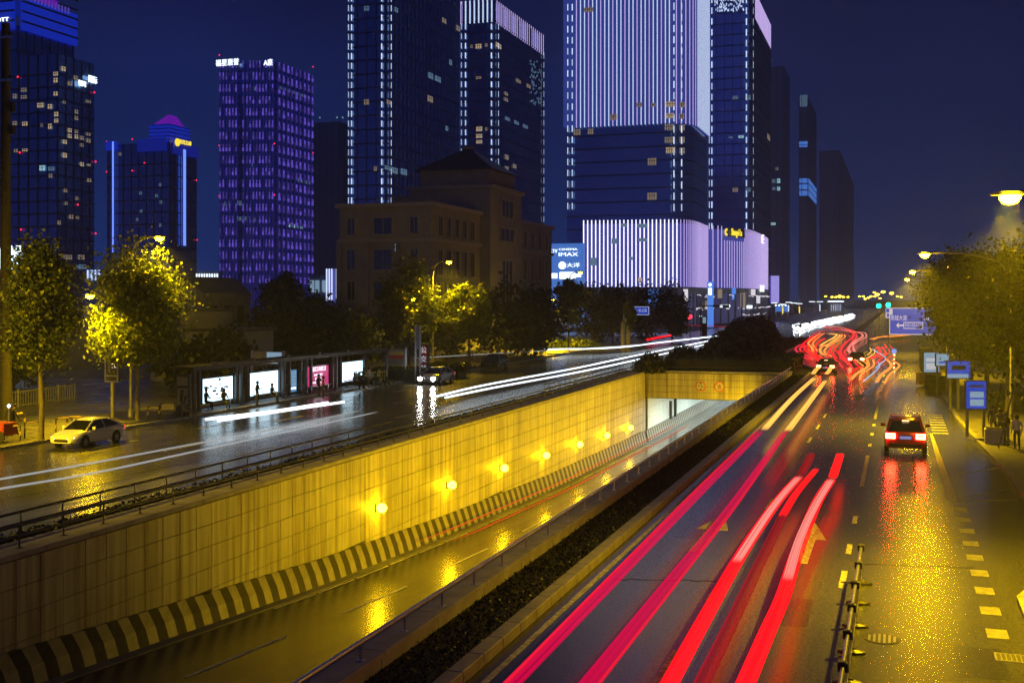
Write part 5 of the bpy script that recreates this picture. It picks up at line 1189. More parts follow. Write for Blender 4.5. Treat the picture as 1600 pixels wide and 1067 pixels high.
# left direction sign on its cantilever, near the mall
th = thing('road_sign', 'small blue direction sign on a cantilever pole before the dark trees', 'road sign', *to_road(at(975,543)), 0)
D = th.location.y; k = D/F; b = MB(); b.tube([(0,0,0),(0,0,zv(479,D))],.14,8); b.tube([(0,0,zv(481,D)),(20*k,0,zv(481,D))],.07,6); b.tube([(0,0,zv(489,D)),(20*k,0,zv(489,D))],.07,6); part('mast', b, 'pole', th, 60)
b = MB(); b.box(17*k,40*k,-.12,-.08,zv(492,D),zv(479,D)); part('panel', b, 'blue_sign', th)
b = MB(); b.box(17*k,40*k,-.13,-.121,zv(479.8,D),zv(479,D)); b.box(17*k,40*k,-.13,-.121,zv(492,D),zv(491.2,D)); b.box(39.2*k,40*k,-.13,-.121,zv(491.2,D),zv(479.8,D)); part('border', b, 'white_sign', th)
lettering('←民主路', .55, 'white_sign', th, (28*k,-.13,zv(485.5,D)), depth=.004, width=17*k)
for x,w_,h_,lab,mt in ((-3,3,44,'pale pillar board beside the small blue direction sign','concrete'),(6,5,40,'tall grey notice board behind the small blue direction sign','pole')):
    p_ = Vector(((975+x-800)/F*(D+2),D+2,0)); q = thing('notice_board', lab, 'notice board', *to_road(p_), 0); b = MB(); b.box(-w_*k/2,w_*k/2,-.15,.15,.0,h_*k*.9); part('panel', b, mt, q); b = MB(); b.box(-w_*k/2-.08,w_*k/2+.08,-.2,.2,h_*k*.9,h_*k*.9+.12); part('cap', b, 'darkmetal', q)
th = thing('signal_mast', 'signal mast with two dark boxes hanging from its arm before the mall', 'signal mast', *to_road(Vector(((1095-800)/F*210,210,0))))
k = 210/F; z_ = zv(478,210); b = MB(); b.tube([(0,0,0),(0,0,z_),(44*k,0,z_+.1)],.12,8); part('mast', b, 'darkmetal', th)
for x in (24,39): b = MB(); b.bevbox((x-5)*k,(x+5)*k,-.2,.2,z_-.25,z_+.2,.03); part('signal_box', b, 'darkmetal', th)
th = thing('kiosk_panel', 'small lit kiosk panel under the signal mast', 'kiosk', *to_road(Vector(((1101-800)/F*215,215,0)))); k = 215/F
b = MB(); b.box(-4*k,4*k,-.3,.3,0,zv(494,215)); part('body', b, 'darkmetal', th); b = MB(); b.box(-2.6*k,2.6*k,-.34,-.301,zv(505,215),zv(495.5,215)); part('screen', b, 'lightdim', th)

# speed board on the pavement, red pillar, notice boards
th = thing('sign_board', 'tall framed black display board showing 50 on a post by the broad plane tree', 'sign board', *to_road(gp(176,652)), .12)
D = th.location.y; k = D/F; b = MB(); b.tube([(0,0,0),(0,0,zv(597,D)-.12)],.13,10); part('post', b, 'pole', th)
a_, c_ = zv(597,D)-.12, zv(540,D)-.12; b = MB(); b.box(-14*k,11*k,-.02,.22,a_,c_); part('cabinet', b, 'leafmid' if False else 'darkmetal', th)
b = MB(); 
for x0,x1,q,w_ in ((-14*k,11*k,c_-.08,c_),(-14*k,11*k,a_,a_+.08),(-14*k,-14*k+.08,a_+.08,c_-.08),(11*k-.08,11*k,a_+.08,c_-.08),(-14*k+.08,11*k-.08,a_+.36,a_+.42)): b.box(x0,x1,-.06,-.021,q,w_)
part('frame', b, 'steel', th)
for s_,x,z_ in (('50',3*k,a_+1.0),('50',-7.5*k,c_-.5)): lettering(s_, .4, 'white_sign', th, (x,-.03,z_), depth=.004)
for i in range(6): b = MB(); b.box(-8*k,-4*k,-.032,-.022,a_+.62+i*.14,a_+.69+i*.14); part('text_line', b, 'steel', th)
th = thing('pillar_sign', 'dark red pillar sign with pale characters behind the car with bright headlights', 'pillar sign', *to_road(at(663,594,.12)), .12)
D = th.location.y; k = D/F; h = zv(537,D)-.12; b = MB(); b.bevbox(-7*k,7*k,-.3,.3,0,h,.04); part('body', b, 'darkmetal', th)
b = MB(); b.box(-3*k,6*k,-.34,-.301,.3,h-.15); part('panel', b, 'red_sign', th); b = MB(); b.box(-6.6*k,-4.4*k,-.36,-.301,.1,h-.05); part('edge_strip', b, 'concrete', th)
for i,s_ in enumerate('公交站'): lettering(s_, .6, 'white_sign', th, (1.5*k,-.35,h-.6-i*.8), depth=.004)
for lab,u,v,pw,ph,D,mt in (('coloured notice board on legs beside the end of the bus shelter',620,560,30,25,104,'lightdim0'),('tall slim dark advertising column by the red pillar sign',653,530,6,36,102,'pole')):
    p_ = Vector(((u-800)/F*D,D,0)); th = thing('notice_board', lab, 'notice board', *to_road(p_), .12); k = D/F; zc = zv(v,D)
    b = MB(); b.box(-pw*k/2,pw*k/2,-.05,.05,zc-ph*k/2,zc+ph*k/2); part('panel', b, 'beige' if mt=='lightdim0' else mt, th)
    b = MB()
    for x in (-pw*k/2-.05,pw*k/2+.05): b.box(x-.06,x+.06,-.07,.07,0,zc+ph*k/2+.1)
    part('post', b, 'steel', th)
    if mt == 'lightdim0':
        for i,(c_,zz) in enumerate((('yellow_paint',.35),('red_sign',.0),('stripe',-.4))): q = MB(); q.box(-pw*k*.42,pw*k*.42,-.07,-.051,zc+zz-.14,zc+zz+.14); part('poster', q, c_, th)

# ------------------------------------------------------------------ bus shelter row
SH = thing('bus_shelter', 'long bus shelter row with dark roof, steel columns and lit poster boxes', 'bus shelter', ot(297,-43.2), -43.2, .12)
t0 = ot(297,-43.2); L_ = ot(604,-43.2)-t0
sh = lambda u, o: ot(u,o)-t0
b = MB(); b.bevbox(-1.6,.25,0,L_,2.78,2.95,.03); part('roof', b, 'shelter_roof', SH)
b = MB(); b.box(.255,.30,0,L_,2.70,2.98); part('roof_edge', b, 'darkmetal', SH)
for i in range(6): y = 2+i*L_/6.2; b = MB(); b.box(.26,.40,y,y+.5,3.0,3.2); part('roof_bracket', b, 'darkmetal', SH)
col = MB().bevbox(-.11,.11,-.11,.11,0,2.78,.03).mesh('column','darkrail')
for u in (303,311,369,377,386,437,443,452,470,478,486,519,525,531,569,604):
    o = link('column', col, SH); o.location = (0 if u in (303,311,377,443,478,525,604) else -.9, sh(u,-43.2-(0 if u in (303,311,377,443,478,525,604) else .9)), 0)
boxes = [(317,363,590,627,'lightbox'),(391,434,581,616,'lightbox'),(480,513,572,603,'lightpink'),(535,566,565,595,'lightbox'),(453,463,578,612,'lightblue')]
oB = -44.3
for u0,u1,v0,v1,mt in boxes:
    y0,y1 = sh(u0,oB),sh(u1,oB); D = od((u0+u1)/2,oB); za,zb_ = zv(v1,D)-.12,zv(v0,D)-.12; x = oB+43.2
    b = MB(); b.box(x-.18,x-.005,y0-.08,y1+.08,za-.1,zb_+.1); o = part('poster_box', b, 'darkmetal', SH)
    b = MB(); b.box(x,x+.02,y0,y1,za,zb_); part('poster', b, mt, o)
    yc, zc = (y0+y1)/2,(za+zb_)/2
    if mt == 'lightpink':
        lettering('美丽武汉幸福生活', .42, 'signwhite', SH, (x+.03,yc,zc+.55), rad(90), depth=.003, width=(y1-y0)*.72)
        for i in range(3): lettering('热线电话服务', .2, 'signwhite', SH, (x+.03,yc,zc+.1-i*.3), rad(90), depth=.003, width=(y1-y0)*(.4,.3,.6)[i])
    elif mt == 'lightblue':
        for i in range(5): q = MB(); q.box(x+.021,x+.03,y0+.1,y1-.1,za+.2+i*.3,za+.35+i*.3); part('text_line', q, 'signwhite' if i==0 else 'lightdim', SH)
    elif u0 == 317:
        for i in range(16): 
            yy = y0+.3+random.random()*(y1-y0-.6); zz = za+.15+random.random()*(zb_-za-.3); q = MB(); q.box(x+.021,x+.026,yy-.12-random.random()*.2,yy+.15,zz,zz+.06+random.random()*.12); part('poster_print', q, 'concrete', SH)
    elif u0 == 535:
        q = MB(); q.box(x+.021,x+.026,y0+.2,y1-.4,za+.05,za+.16); part('poster_print', q, 'lightpink', SH)
for u0,u1 in ((320,360),(393,432),(482,512),(537,560)):
    y0,y1 = sh(u0,-43.9),sh(u1,-43.9); b = MB(); b.box(-.75,-.4,y0,y1,.42,.47)
    for y in (y0+.2,y1-.25): b.box(-.6,-.52,y,y+.06,0,.42)
    part('bench', b, 'steel', SH)
th = thing('billboard', 'rooftop height advert panel standing behind the bus shelter roof', 'billboard', *to_road(Vector(((419-800)/F*90,90,0))), .12)
k = 90/F; b = MB(); b.box(-27*k,27*k,-.1,.1,zv(571,90),zv(552,90)); part('panel', b, 'concrete', th); b = MB(); b.box(-1*k,25*k,-.13,-.101,zv(570,90),zv(552.5,90)); part('poster', b, 'lightdim', th)
b = MB()
for x in (-28,28): b.box(x*k-.09,x*k+.09,-.12,.12,0,zv(550,90))
part('post', b, 'steel', th)
th = thing('info_totem', 'unlit dark information totem at the near end of the bus shelter row', 'totem', *to_road(gp(287,648)), .12)
b = MB(); b.bevbox(-.5,.5,-.12,.12,0,2.6,.03); part('body', b, 'darkmetal', th); b = MB(); b.box(-.4,.4,-.14,-.121,.6,1.7); part('panel', b, 'pole', th); b = MB(); b.box(-.4,.4,-.14,-.121,1.85,2.4); part('header', b, 'pole', th)
# kerb reflector posts, hoop barriers, fences
HOOP = ['black and yellow hoop barrier directly beside the food stall','black and yellow hoop barrier at the foot of the slim plane tree, outer side','black and yellow hoop barrier just behind the slim plane tree','black and yellow hoop barrier between the slim plane tree and the sedan bonnet','black and yellow hoop barrier in front of the walking person','black and yellow hoop barrier on the pavement past the sign board post','black and yellow hoop barrier closest to the unlit information totem']
for i,(u,v) in enumerate(((18,690),(50,684),(100,676),(118,674),(28,668),(240,655),(262,650))):
    p_ = to_road(gp(u,v)); th = thing('hoop_barrier', HOOP[i], 'barrier', p_[0], p_[1], .12, rz=random.uniform(.9,1.4), group='black and yellow hoop barriers')
    b = MB(); b.tube(smooth_path([(-.45,0,0),(-.45,0,.7),(-.38,0,.8),(.38,0,.8),(.45,0,.7),(.45,0,0)],4),.035,6); part('hoop', b, 'black_paint', th, 60)
    b = MB(); b.box(-.3,.3,-.05,.05,.77,.85); b.tube([(-.45,0,.3),(-.45,0,.5)],.045,6); b.tube([(.45,0,.3),(.45,0,.5)],.045,6); part('yellow_band', b, 'yellow_paint', th)
def picket(label, pa, pb, h, mat='whitewall', step=.28, zb=.13):
    t,o = to_road(pa); d = pb-pa; ln = d.length; th = bpy.data.objects.new('picket_fence', None); COL.objects.link(th); th.location = (pa.x,pa.y,zb); th.rotation_euler = (0,0,math.atan2(d.y,d.x)); tag(th,label,'fence')
    b = MB(); b.box(0,ln,-.03,.03,h-.12,h-.05); part('rail', b, mat, th); b = MB(); b.box(0,ln,-.03,.03,.12,.19); part('rail', b, mat, th)
    me = MB().box(-.03,.03,-.02,.02,0,h).mesh('picket', mat); pm = MB().bevbox(-.06,.06,-.06,.06,0,h+.1,.015).mesh('post', mat)
    for i in range(int(ln/step)+1): o2 = link('picket' if i%8 else 'post', me if i%8 else pm, th); o2.location = (i*step,-.0,0)
picket('white picket fence on the dark plaza behind the slim plane tree', at(-6,642,.13), at(118,624,.13), 1.15, 'pole')
picket('pale picket fence near the red pillar sign', at(668,566,.13), at(690,564,.13), 1.2, 'beige')
picket('yellow picket fence at the end of the bus shelter row', at(570,600,.13), at(604,596,.13), 1.0, 'yellow_paint')
th = thing('utility_pole', 'tall concrete utility pole with cross arms and painted characters at the edge of the plaza', 'utility pole', *to_road(Vector(((9-800)/F*70,70,0))), .12)
k = 70/F; b = MB(); b.tube([(0,0,0),(0,0,zv(40,70))],[.36,.24],14); part('pole', b, 'black_paint', th, 60)
for v in (63,130):
    z_ = zv(v,70); b = MB(); b.box(-.8,.75,-.33,-.28,z_-.08,z_+.06); part('cross_arm', b, 'steel', th)
    for x in (-.6,.6): q = MB(); q.lathe([(.04,0),(.12,.05),(.06,.1),(.12,.15),(.05,.22)],8,(x,-.3,z_+.06)); part('insulator', q, 'darkmetal', th)
for v in (165,200): q = MB(); q.bevbox(.42,.62,-.15,.15,zv(v+14,70),zv(v,70),.03); part('cable_box', q, 'darkmetal', th)
for i,s_ in enumerate('国家电力'): lettering(s_, .75, 'black_sign', th, (0,-.43,zv(246+i*24,70)), depth=.02)

# barrier fence between the lanes
FB = thing('lane_barrier', 'grey steel lane barrier with bars and rubber feet dividing the bus lane', 'barrier', 15, -.95)
b = MB(); b.tube([(0,0,.95),(0,16.6,.95)],.042,10); part('top_rail', b, 'steel', FB, 60)
b = MB(); b.box(-.02,.02,0,16.6,.18,.23); part('bottom_rail', b, 'steel', FB)
me = MB().box(-.012,.012,-.012,.012,.23,.93).mesh('bar','steel')
for i in range(int(16.6/.16)): o = link('bar', me, FB); o.location = (0,.05+i*.16,0)
pm = MB().tube([(0,0,.03),(0,0,1.06)],.032,8).mesh('post','steel'); fm_ = MB().lathe([(.24,0),(.22,.05),(.1,.09),(.07,.12)],10).mesh('foot','darkmetal'); cm = MB().bevbox(-.09,.09,-.07,.07,.88,1.05,.02).mesh('clamp','darkmetal')
for i in range(9):
    y = .1+i*2.06
    for me_,nm in ((pm,'post'),(fm_,'foot'),(cm,'clamp')):
        o = link(nm, me_, FB); o.location = (0,y,0)
        if nm == 'foot': o.scale = (1.25,.7,1)
# kerb-side things on the bus lane
def panel_sign(name, label, cat, p, w, z0, z1, mat, post=True, zb=.14, prints=(), posts=(-.4,.4)):
    t,o = to_road(p); th = thing(name, label, cat, t, o, zb, TH)
    b = MB(); b.bevbox(-w/2-.06,w/2+.06,-.09,.09,z0-.06,z1+.06,.02); part('cabinet', b, 'darkmetal', th)
    b = MB(); b.box(-w/2,w/2,-.115,-.091,z0,z1); part('panel', b, mat, th)
    for (a,c_,d,e_,m2) in prints: q = MB(); q.box(a*w,c_*w,-.125,-.116,z0+(z1-z0)*d,z0+(z1-z0)*e_); part('print', q, m2, th)
    for x in posts: q = MB(); q.bevbox(x*w-.07,x*w+.07,-.07,.07,0,z0-.061,.015); part('post', q, 'pole', th)
    return th
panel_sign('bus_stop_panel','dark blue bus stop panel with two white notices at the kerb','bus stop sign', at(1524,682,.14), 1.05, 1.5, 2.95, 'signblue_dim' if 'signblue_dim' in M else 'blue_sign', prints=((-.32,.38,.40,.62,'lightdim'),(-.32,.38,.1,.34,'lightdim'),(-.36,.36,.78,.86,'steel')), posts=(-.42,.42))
panel_sign('bus_stop_panel','pale bus stop board above the yellow box','bus stop sign', at(1455,606,.14), 1.25, 1.3, 2.9, 'lightdim', prints=((-.36,.36,.55,.72,'white_sign'),(-.36,.36,.15,.45,'white_sign')))
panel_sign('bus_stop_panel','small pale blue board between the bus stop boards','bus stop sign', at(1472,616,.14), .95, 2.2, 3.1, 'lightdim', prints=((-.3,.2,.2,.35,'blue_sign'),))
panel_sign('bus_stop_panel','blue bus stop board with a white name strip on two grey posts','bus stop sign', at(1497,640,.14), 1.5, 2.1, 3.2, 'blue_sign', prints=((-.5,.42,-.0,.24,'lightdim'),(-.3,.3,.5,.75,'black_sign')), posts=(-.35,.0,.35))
panel_sign('bus_stop_panel','grey shelter panel farthest along the bus lane kerb','bus stop sign', at(1446,590,.14), 1.0, .9, 2.7, 'pole')
th = thing('yellow_box', 'yellow steel cabinet standing on the kerb under the pale board', 'cabinet', *to_road(at(1451,602,.14)), .14, TH)
b = MB(); b.bevbox(-.95,.95,-.4,.4,.08,1.05,.04); part('body', b, 'yellow_paint', th); b = MB(); b.bevbox(-1.0,1.0,-.45,.45,1.05,1.13,.02); part('lid', b, 'yellow_paint', th)
for x in (-.45,.45): q = MB(); q.box(x-.4,x+.4,-.415,-.4,.2,.95); part('door', q, 'yellow_paint', th)
th = thing('traffic_post', 'red and white banded post with a round blue sign on the lane line', 'traffic post', *to_road(at(1397,582)), 0, TH)
b = MB(); b.tube([(0,0,0),(0,0,1.9)],.09,10); part('post', b, 'white_sign', th)
for i in range(4): q = MB(); q.tube([(0,0,.2+i*.42),(0,0,.4+i*.42)],.1,10); part('red_band', q, 'red_sign', th)
b = MB(); b.cyl((0,.02,2.15),.26,-.04,16,'y'); part('disc', b, 'signblue', th)
railing('pavement_railing','pale railing at the back of the pavement behind the waiting people', 8.6, 56, 92, .13, (.5,1.0), 2.2, 'concrete', .05, .05)
th = thing('planter_box', 'white planter box at the foot of the tree support poles', 'planter', *to_road(at(1553,692,.14)), .14)
b = MB(); b.bevbox(-.45,.45,-.35,.35,0,.75,.04); part('box', b, 'whitewall', th); b = MB(); b.box(-.38,.38,-.28,.28,.75,.79); part('soil', b, 'soil', th)
for u,v in ((1542,690),(1560,700)):
    th = thing('support_pole', ('slanted wooden support pole on the road side of the white planter box' if u == 1542 else 'slanted wooden support pole behind the white planter box'), 'support pole', *to_road(at(u,v,.14)), .14, group='wooden tree support poles'); b = MB(); b.tube([(0,0,0),(.7,.3,2.9)],.045,7); part('pole', b, 'bark', th)
th = thing('kerb_island', 'low dark kerb island with a thin reddish rail at the edge of the bus lane', 'kerb island', 24, 3.4, .0)
b = MB(); b.slab([(-.5,3.2),(-.1,-1),(2.2,-2),(2.6,9),(.4,9)], .0, .26); part('island', b, 'soil', th); b = MB(); b.tube([(-.3,3.2,.26),(.0,3.4,.8),(.7,8.6,.8)],.03,6); part('rail', b, 'red_sign', th)

# ------------------------------------------------------------------ cars
WHEEL = {}
def wheel_meshes(r):
    if r in WHEEL: return WHEEL[r]
    ty = MB().lathe([(r*.62,-.1),(r*.95,-.1),(r,-.06),(r,.06),(r*.95,.1),(r*.62,.1)],22).mesh('tyre','tyre',50)
    rm = MB(); rm.lathe([(r*.62,.06),(r*.62,.085),(r*.52,.07),(r*.14,.075),(r*.13,.1),(.01,.1)],20)
    for k in range(5):
        a = k*2*math.pi/5; c_,s_ = math.cos(a),math.sin(a); w2 = .045
        rm.add([(c_*r*.1-s_*w2,s_*r*.1+c_*w2,.1),(c_*r*.1+s_*w2,s_*r*.1-c_*w2,.1),(c_*r*.6+s_*w2,s_*r*.6-c_*w2,.112),(c_*r*.6-s_*w2,s_*r*.6+c_*w2,.112)],[(0,1,2,3)])
    WHEEL[r] = (ty, rm.mesh('rim','rim',40)); return WHEEL[r]
def car(name, label, cat, t, o, z, rz, paint, kind='sedan', head='head_soft', tail='tail_dim', group=None, lit_head=0, lit_tail=0):
    th = thing(name, label, cat, t, o, z, rz, group)          # front points along local +y
    if kind == 'sedan':
        st = [(-2.35,.70,.42,.80),(-2.27,.84,.28,.98),(-1.85,.90,.22,1.03),(-1.0,.915,.2,.99),(0,.92,.2,.96),(.9,.915,.2,.95),(1.5,.90,.22,.88),(2.05,.86,.24,.76),(2.30,.70,.32,.62)]
        low, top, hw0, hw1 = (-1.95,1.15), (-1.05,.28), .80, .60; zr, zb0, zb1 = 1.44, 1.01, .93; wy = (-1.40,1.38); wr = .33
    else:
        st = [(-2.25,.74,.45,.95),(-2.20,.90,.36,1.12),(-1.8,.945,.3,1.14),(-1,.95,.28,1.12),(0,.95,.28,1.10),(.8,.95,.28,1.08),(1.5,.93,.3,1.02),(2.05,.88,.34,.92),(2.25,.72,.42,.75)]
        low, top, hw0, hw1 = (-2.1,1.1), (-1.72,.25), .84, .66; zr, zb0, zb1 = 1.70, 1.12, 1.06; wy = (-1.35,1.38); wr = .37
    rings = []
    for x,w_,a,c_ in st:
        hs = [(0,a),(.78*w_,a),(.97*w_,a+.07),(w_,(a+c_)*.5),(.985*w_,c_-.10),(.90*w_,c_-.015),(.5*w_,c_+.02),(0,c_+.03)]
        rings.append([(px,x,pz) for px,pz in hs]+[(-px,x,pz) for px,pz in hs[-2:0:-1]])
    b = MB(); b.loft(rings); part('body', b, paint, th, 38)
    # cabin: roof, pillars and separate panes
    y0,y1 = low; a0,a1 = top; e = .005
    bl = [(-hw0,y0,zb0),(hw0,y0,zb0),(hw0,y1,zb1),(-hw0,y1,zb1)]; tp = [(-hw1,a0,zr-.04),(hw1,a0,zr-.04),(hw1,a1,zr-.02),(-hw1,a1,zr-.02)]
    q8 = bl+tp
    b = MB(); b.quad(q8[0],q8[1],q8[5],q8[4]); part('rear_window', b, 'carglass', th)
    b = MB(); b.quad(q8[2],q8[3],q8[7],q8[6]); part('windscreen', b, 'carglass', th)
    for s_,f_ in ((1,(1,2,6,5)),(-1,(3,0,4,7))): b = MB(); b.quad(*[q8[k_] for k_ in f_]); part('side_window', b, 'carglass', th)
    b = MB(); rr = []
    for yy,ins,dz in ((a0-.05,.06,-.03),(a0+.12,.0,.02),((a0+a1)/2,-.02,.05),(a1-.1,.0,.02),(a1+.06,.06,-.03)):
        h_ = hw1-ins; rr.append([(-h_-.02,yy,zr-.05+dz),(h_+.02,yy,zr-.05+dz),(h_*.9,yy,zr+dz),(h_*.4,yy,zr+.025+dz),(-h_*.4,yy,zr+.025+dz),(-h_*.9,yy,zr+dz)])
    b.loft(rr); part('roof', b, paint, th, 40)
    for i in range(4): b = MB(); b.tube([bl[i],tp[i]],.05,6); part('pillar', b, paint, th, 60)
    for sx in (-1,1): b = MB(); b.tube([(sx*hw0,(y0+y1)/2-.1,(zb0+zb1)/2),(sx*hw1,(a0+a1)/2-.05,zr-.03)],.04,6); part('pillar', b, paint, th, 60)
    ty,rm = wheel_meshes(wr)
    for sx in (-1,1):
        for y in wy:
            wh = bpy.data.objects.new('wheel', ty); COL.objects.link(wh); wh.parent = th; wh.location = (sx*(st[4][1]-.085),y,wr); wh.rotation_euler = (0,sx*rad(90),0)
            link('rim', rm, wh)
            q = MB(); q.cyl((0,0,0),wr*1.16,.012,22); ar = part('wheel_arch', q, 'black_paint', th); ar.location = (sx*(st[4][1]+.0)-(.006),y,wr+.02); ar.rotation_euler = (0,rad(90),0)
    yf, yr_ = st[-1][0], st[0][0]
    for sx in (-1,1):
        zf = st[-1][3]-.04; q = MB(); q.loft([[(sx*.42,yf-.04,zf-.10),(sx*.76,yf-.24,zf-.07),(sx*.78,yf-.26,zf+.06),(sx*.44,yf-.06,zf+.03)],[(sx*.42,yf+.01,zf-.10),(sx*.76,yf-.13,zf-.07),(sx*.78,yf-.15,zf+.06),(sx*.44,yf-.0,zf+.03)]]); part('headlight', q, head, th)
        zt = st[1][3]-.16; w2 = st[1][1]; q = MB(); q.box(min(sx*w2*.52,sx*w2*.99),max(sx*w2*.52,sx*w2*.99),yr_-.03,yr_+.14,zt-.15,zt+.09); part('tail_light', q, tail, th)
        q = MB(); q.bevbox(-.11,.11,-.06,.06,-.07,.08,.02); mo = part('mirror', q, paint, th); mo.location = (sx*(hw0+.22), y1-.42, zb1+.10)
        q = MB(); q.tube([(sx*(hw0+.0),y1-.40,zb1+.02),(sx*(hw0+.2),y1-.42,zb1+.08)],.025,5); part('mirror_stem', q, 'darkmetal', th)
        q = MB(); q.box(sx*.925-.015 if sx>0 else -.94,sx*.925+.015 if sx>0 else -.91,-.25,-.08,zb0-.14,zb0-.11); part('door_handle', q, 'steel', th)
    q = MB(); q.box(-.26,.26,yr_-.05,yr_-.035,.62 if kind=='sedan' else .80,.74 if kind=='sedan' else .94); part('number_plate', q, 'plate', th)
    q = MB(); q.box(-.45,.45,yf-.03,yf+.015,.38,.54); part('grille', q, 'black_paint', th)
    q = MB(); q.box(-.72,.72,yr_-.04,yr_+.1,st[0][2]-.02,st[0][2]+.12); part('bumper', q, 'darkmetal', th)
    if lit_tail:
        q = MB(); q.box(-.16,.16,a0-.16,a0-.06,zr-.10,zr-.04); part('brake_light', q, 'tail_hot', th)
        q = MB(); 
        for sx in (-1,1): w2 = st[1][1]; q.box(min(sx*w2*.58,sx*w2*.93),max(sx*w2*.58,sx*w2*.93),yr_-.04,yr_-.031,st[1][3]-.24,st[1][3]-.11)
        part('lit_lens', q, 'tail_hot', th)
    if head == 'head':
        for sx in (-1,1): q = MB(); q.cyl((sx*.62,yf+.0,st[-1][3]-.06),.17,.06,14,'y'); part('lit_lens', q, 'head', th)
    return th
p_ = to_road((at(127,700)+at(184,691))/2 ); car('sedan', 'white sedan with glowing headlights stopped beside the slim plane tree', 'car', p_[0], p_[1]-.75, 0, rad(180), 'carwhite', head='head_soft', tail='tail_dim').scale = (.9,.87,.92)
p_ = to_road(at(1415,712)); car('suv', 'red suv with lit brake lights driving away in the yellow lit lane', 'car', p_[0]+2.2, p_[1], 0, 0, 'carred', 'suv', head='head_soft', tail='tail', lit_tail=1)
p_ = to_road(at(667,602)); car('sedan', 'silver sedan with dazzling white headlights leaving the bus bay', 'car', p_[0]+2.2, p_[1], 0, rad(180), 'carsilver', head='head')
p_ = to_road(at(763,576)); car('sedan', 'black sedan parked in shadow near the propped young tree', 'car', p_[0]+2, p_[1], 0, rad(180), 'carblack', head='winglass', tail='black_paint')
p_ = to_road(at(1290,585)); car('sedan', 'dark sedan braking at the tail of the red streaked queue', 'car', p_[0]+2, p_[1], 0, 0, 'carblack', head='head_soft', tail='tail', lit_tail=1)
p_ = to_road(at(1338,572)); car('sedan', 'dark sedan in the middle of the red streaked queue', 'car', p_[0]+2, p_[1], 0, 0, 'carblack', head='head_soft', tail='tail')
for lab,u,v in (('pair of bright headlights heading the oncoming queue',1247,517),('oncoming car with bright headlights second in the queue',1262,511)):
    p_ = to_road(at(u,v)); car('sedan', lab.replace('pair of bright headlights heading','oncoming car with bright headlights heading'), 'car', p_[0], p_[1], 0, rad(180), 'carblack', head='head')

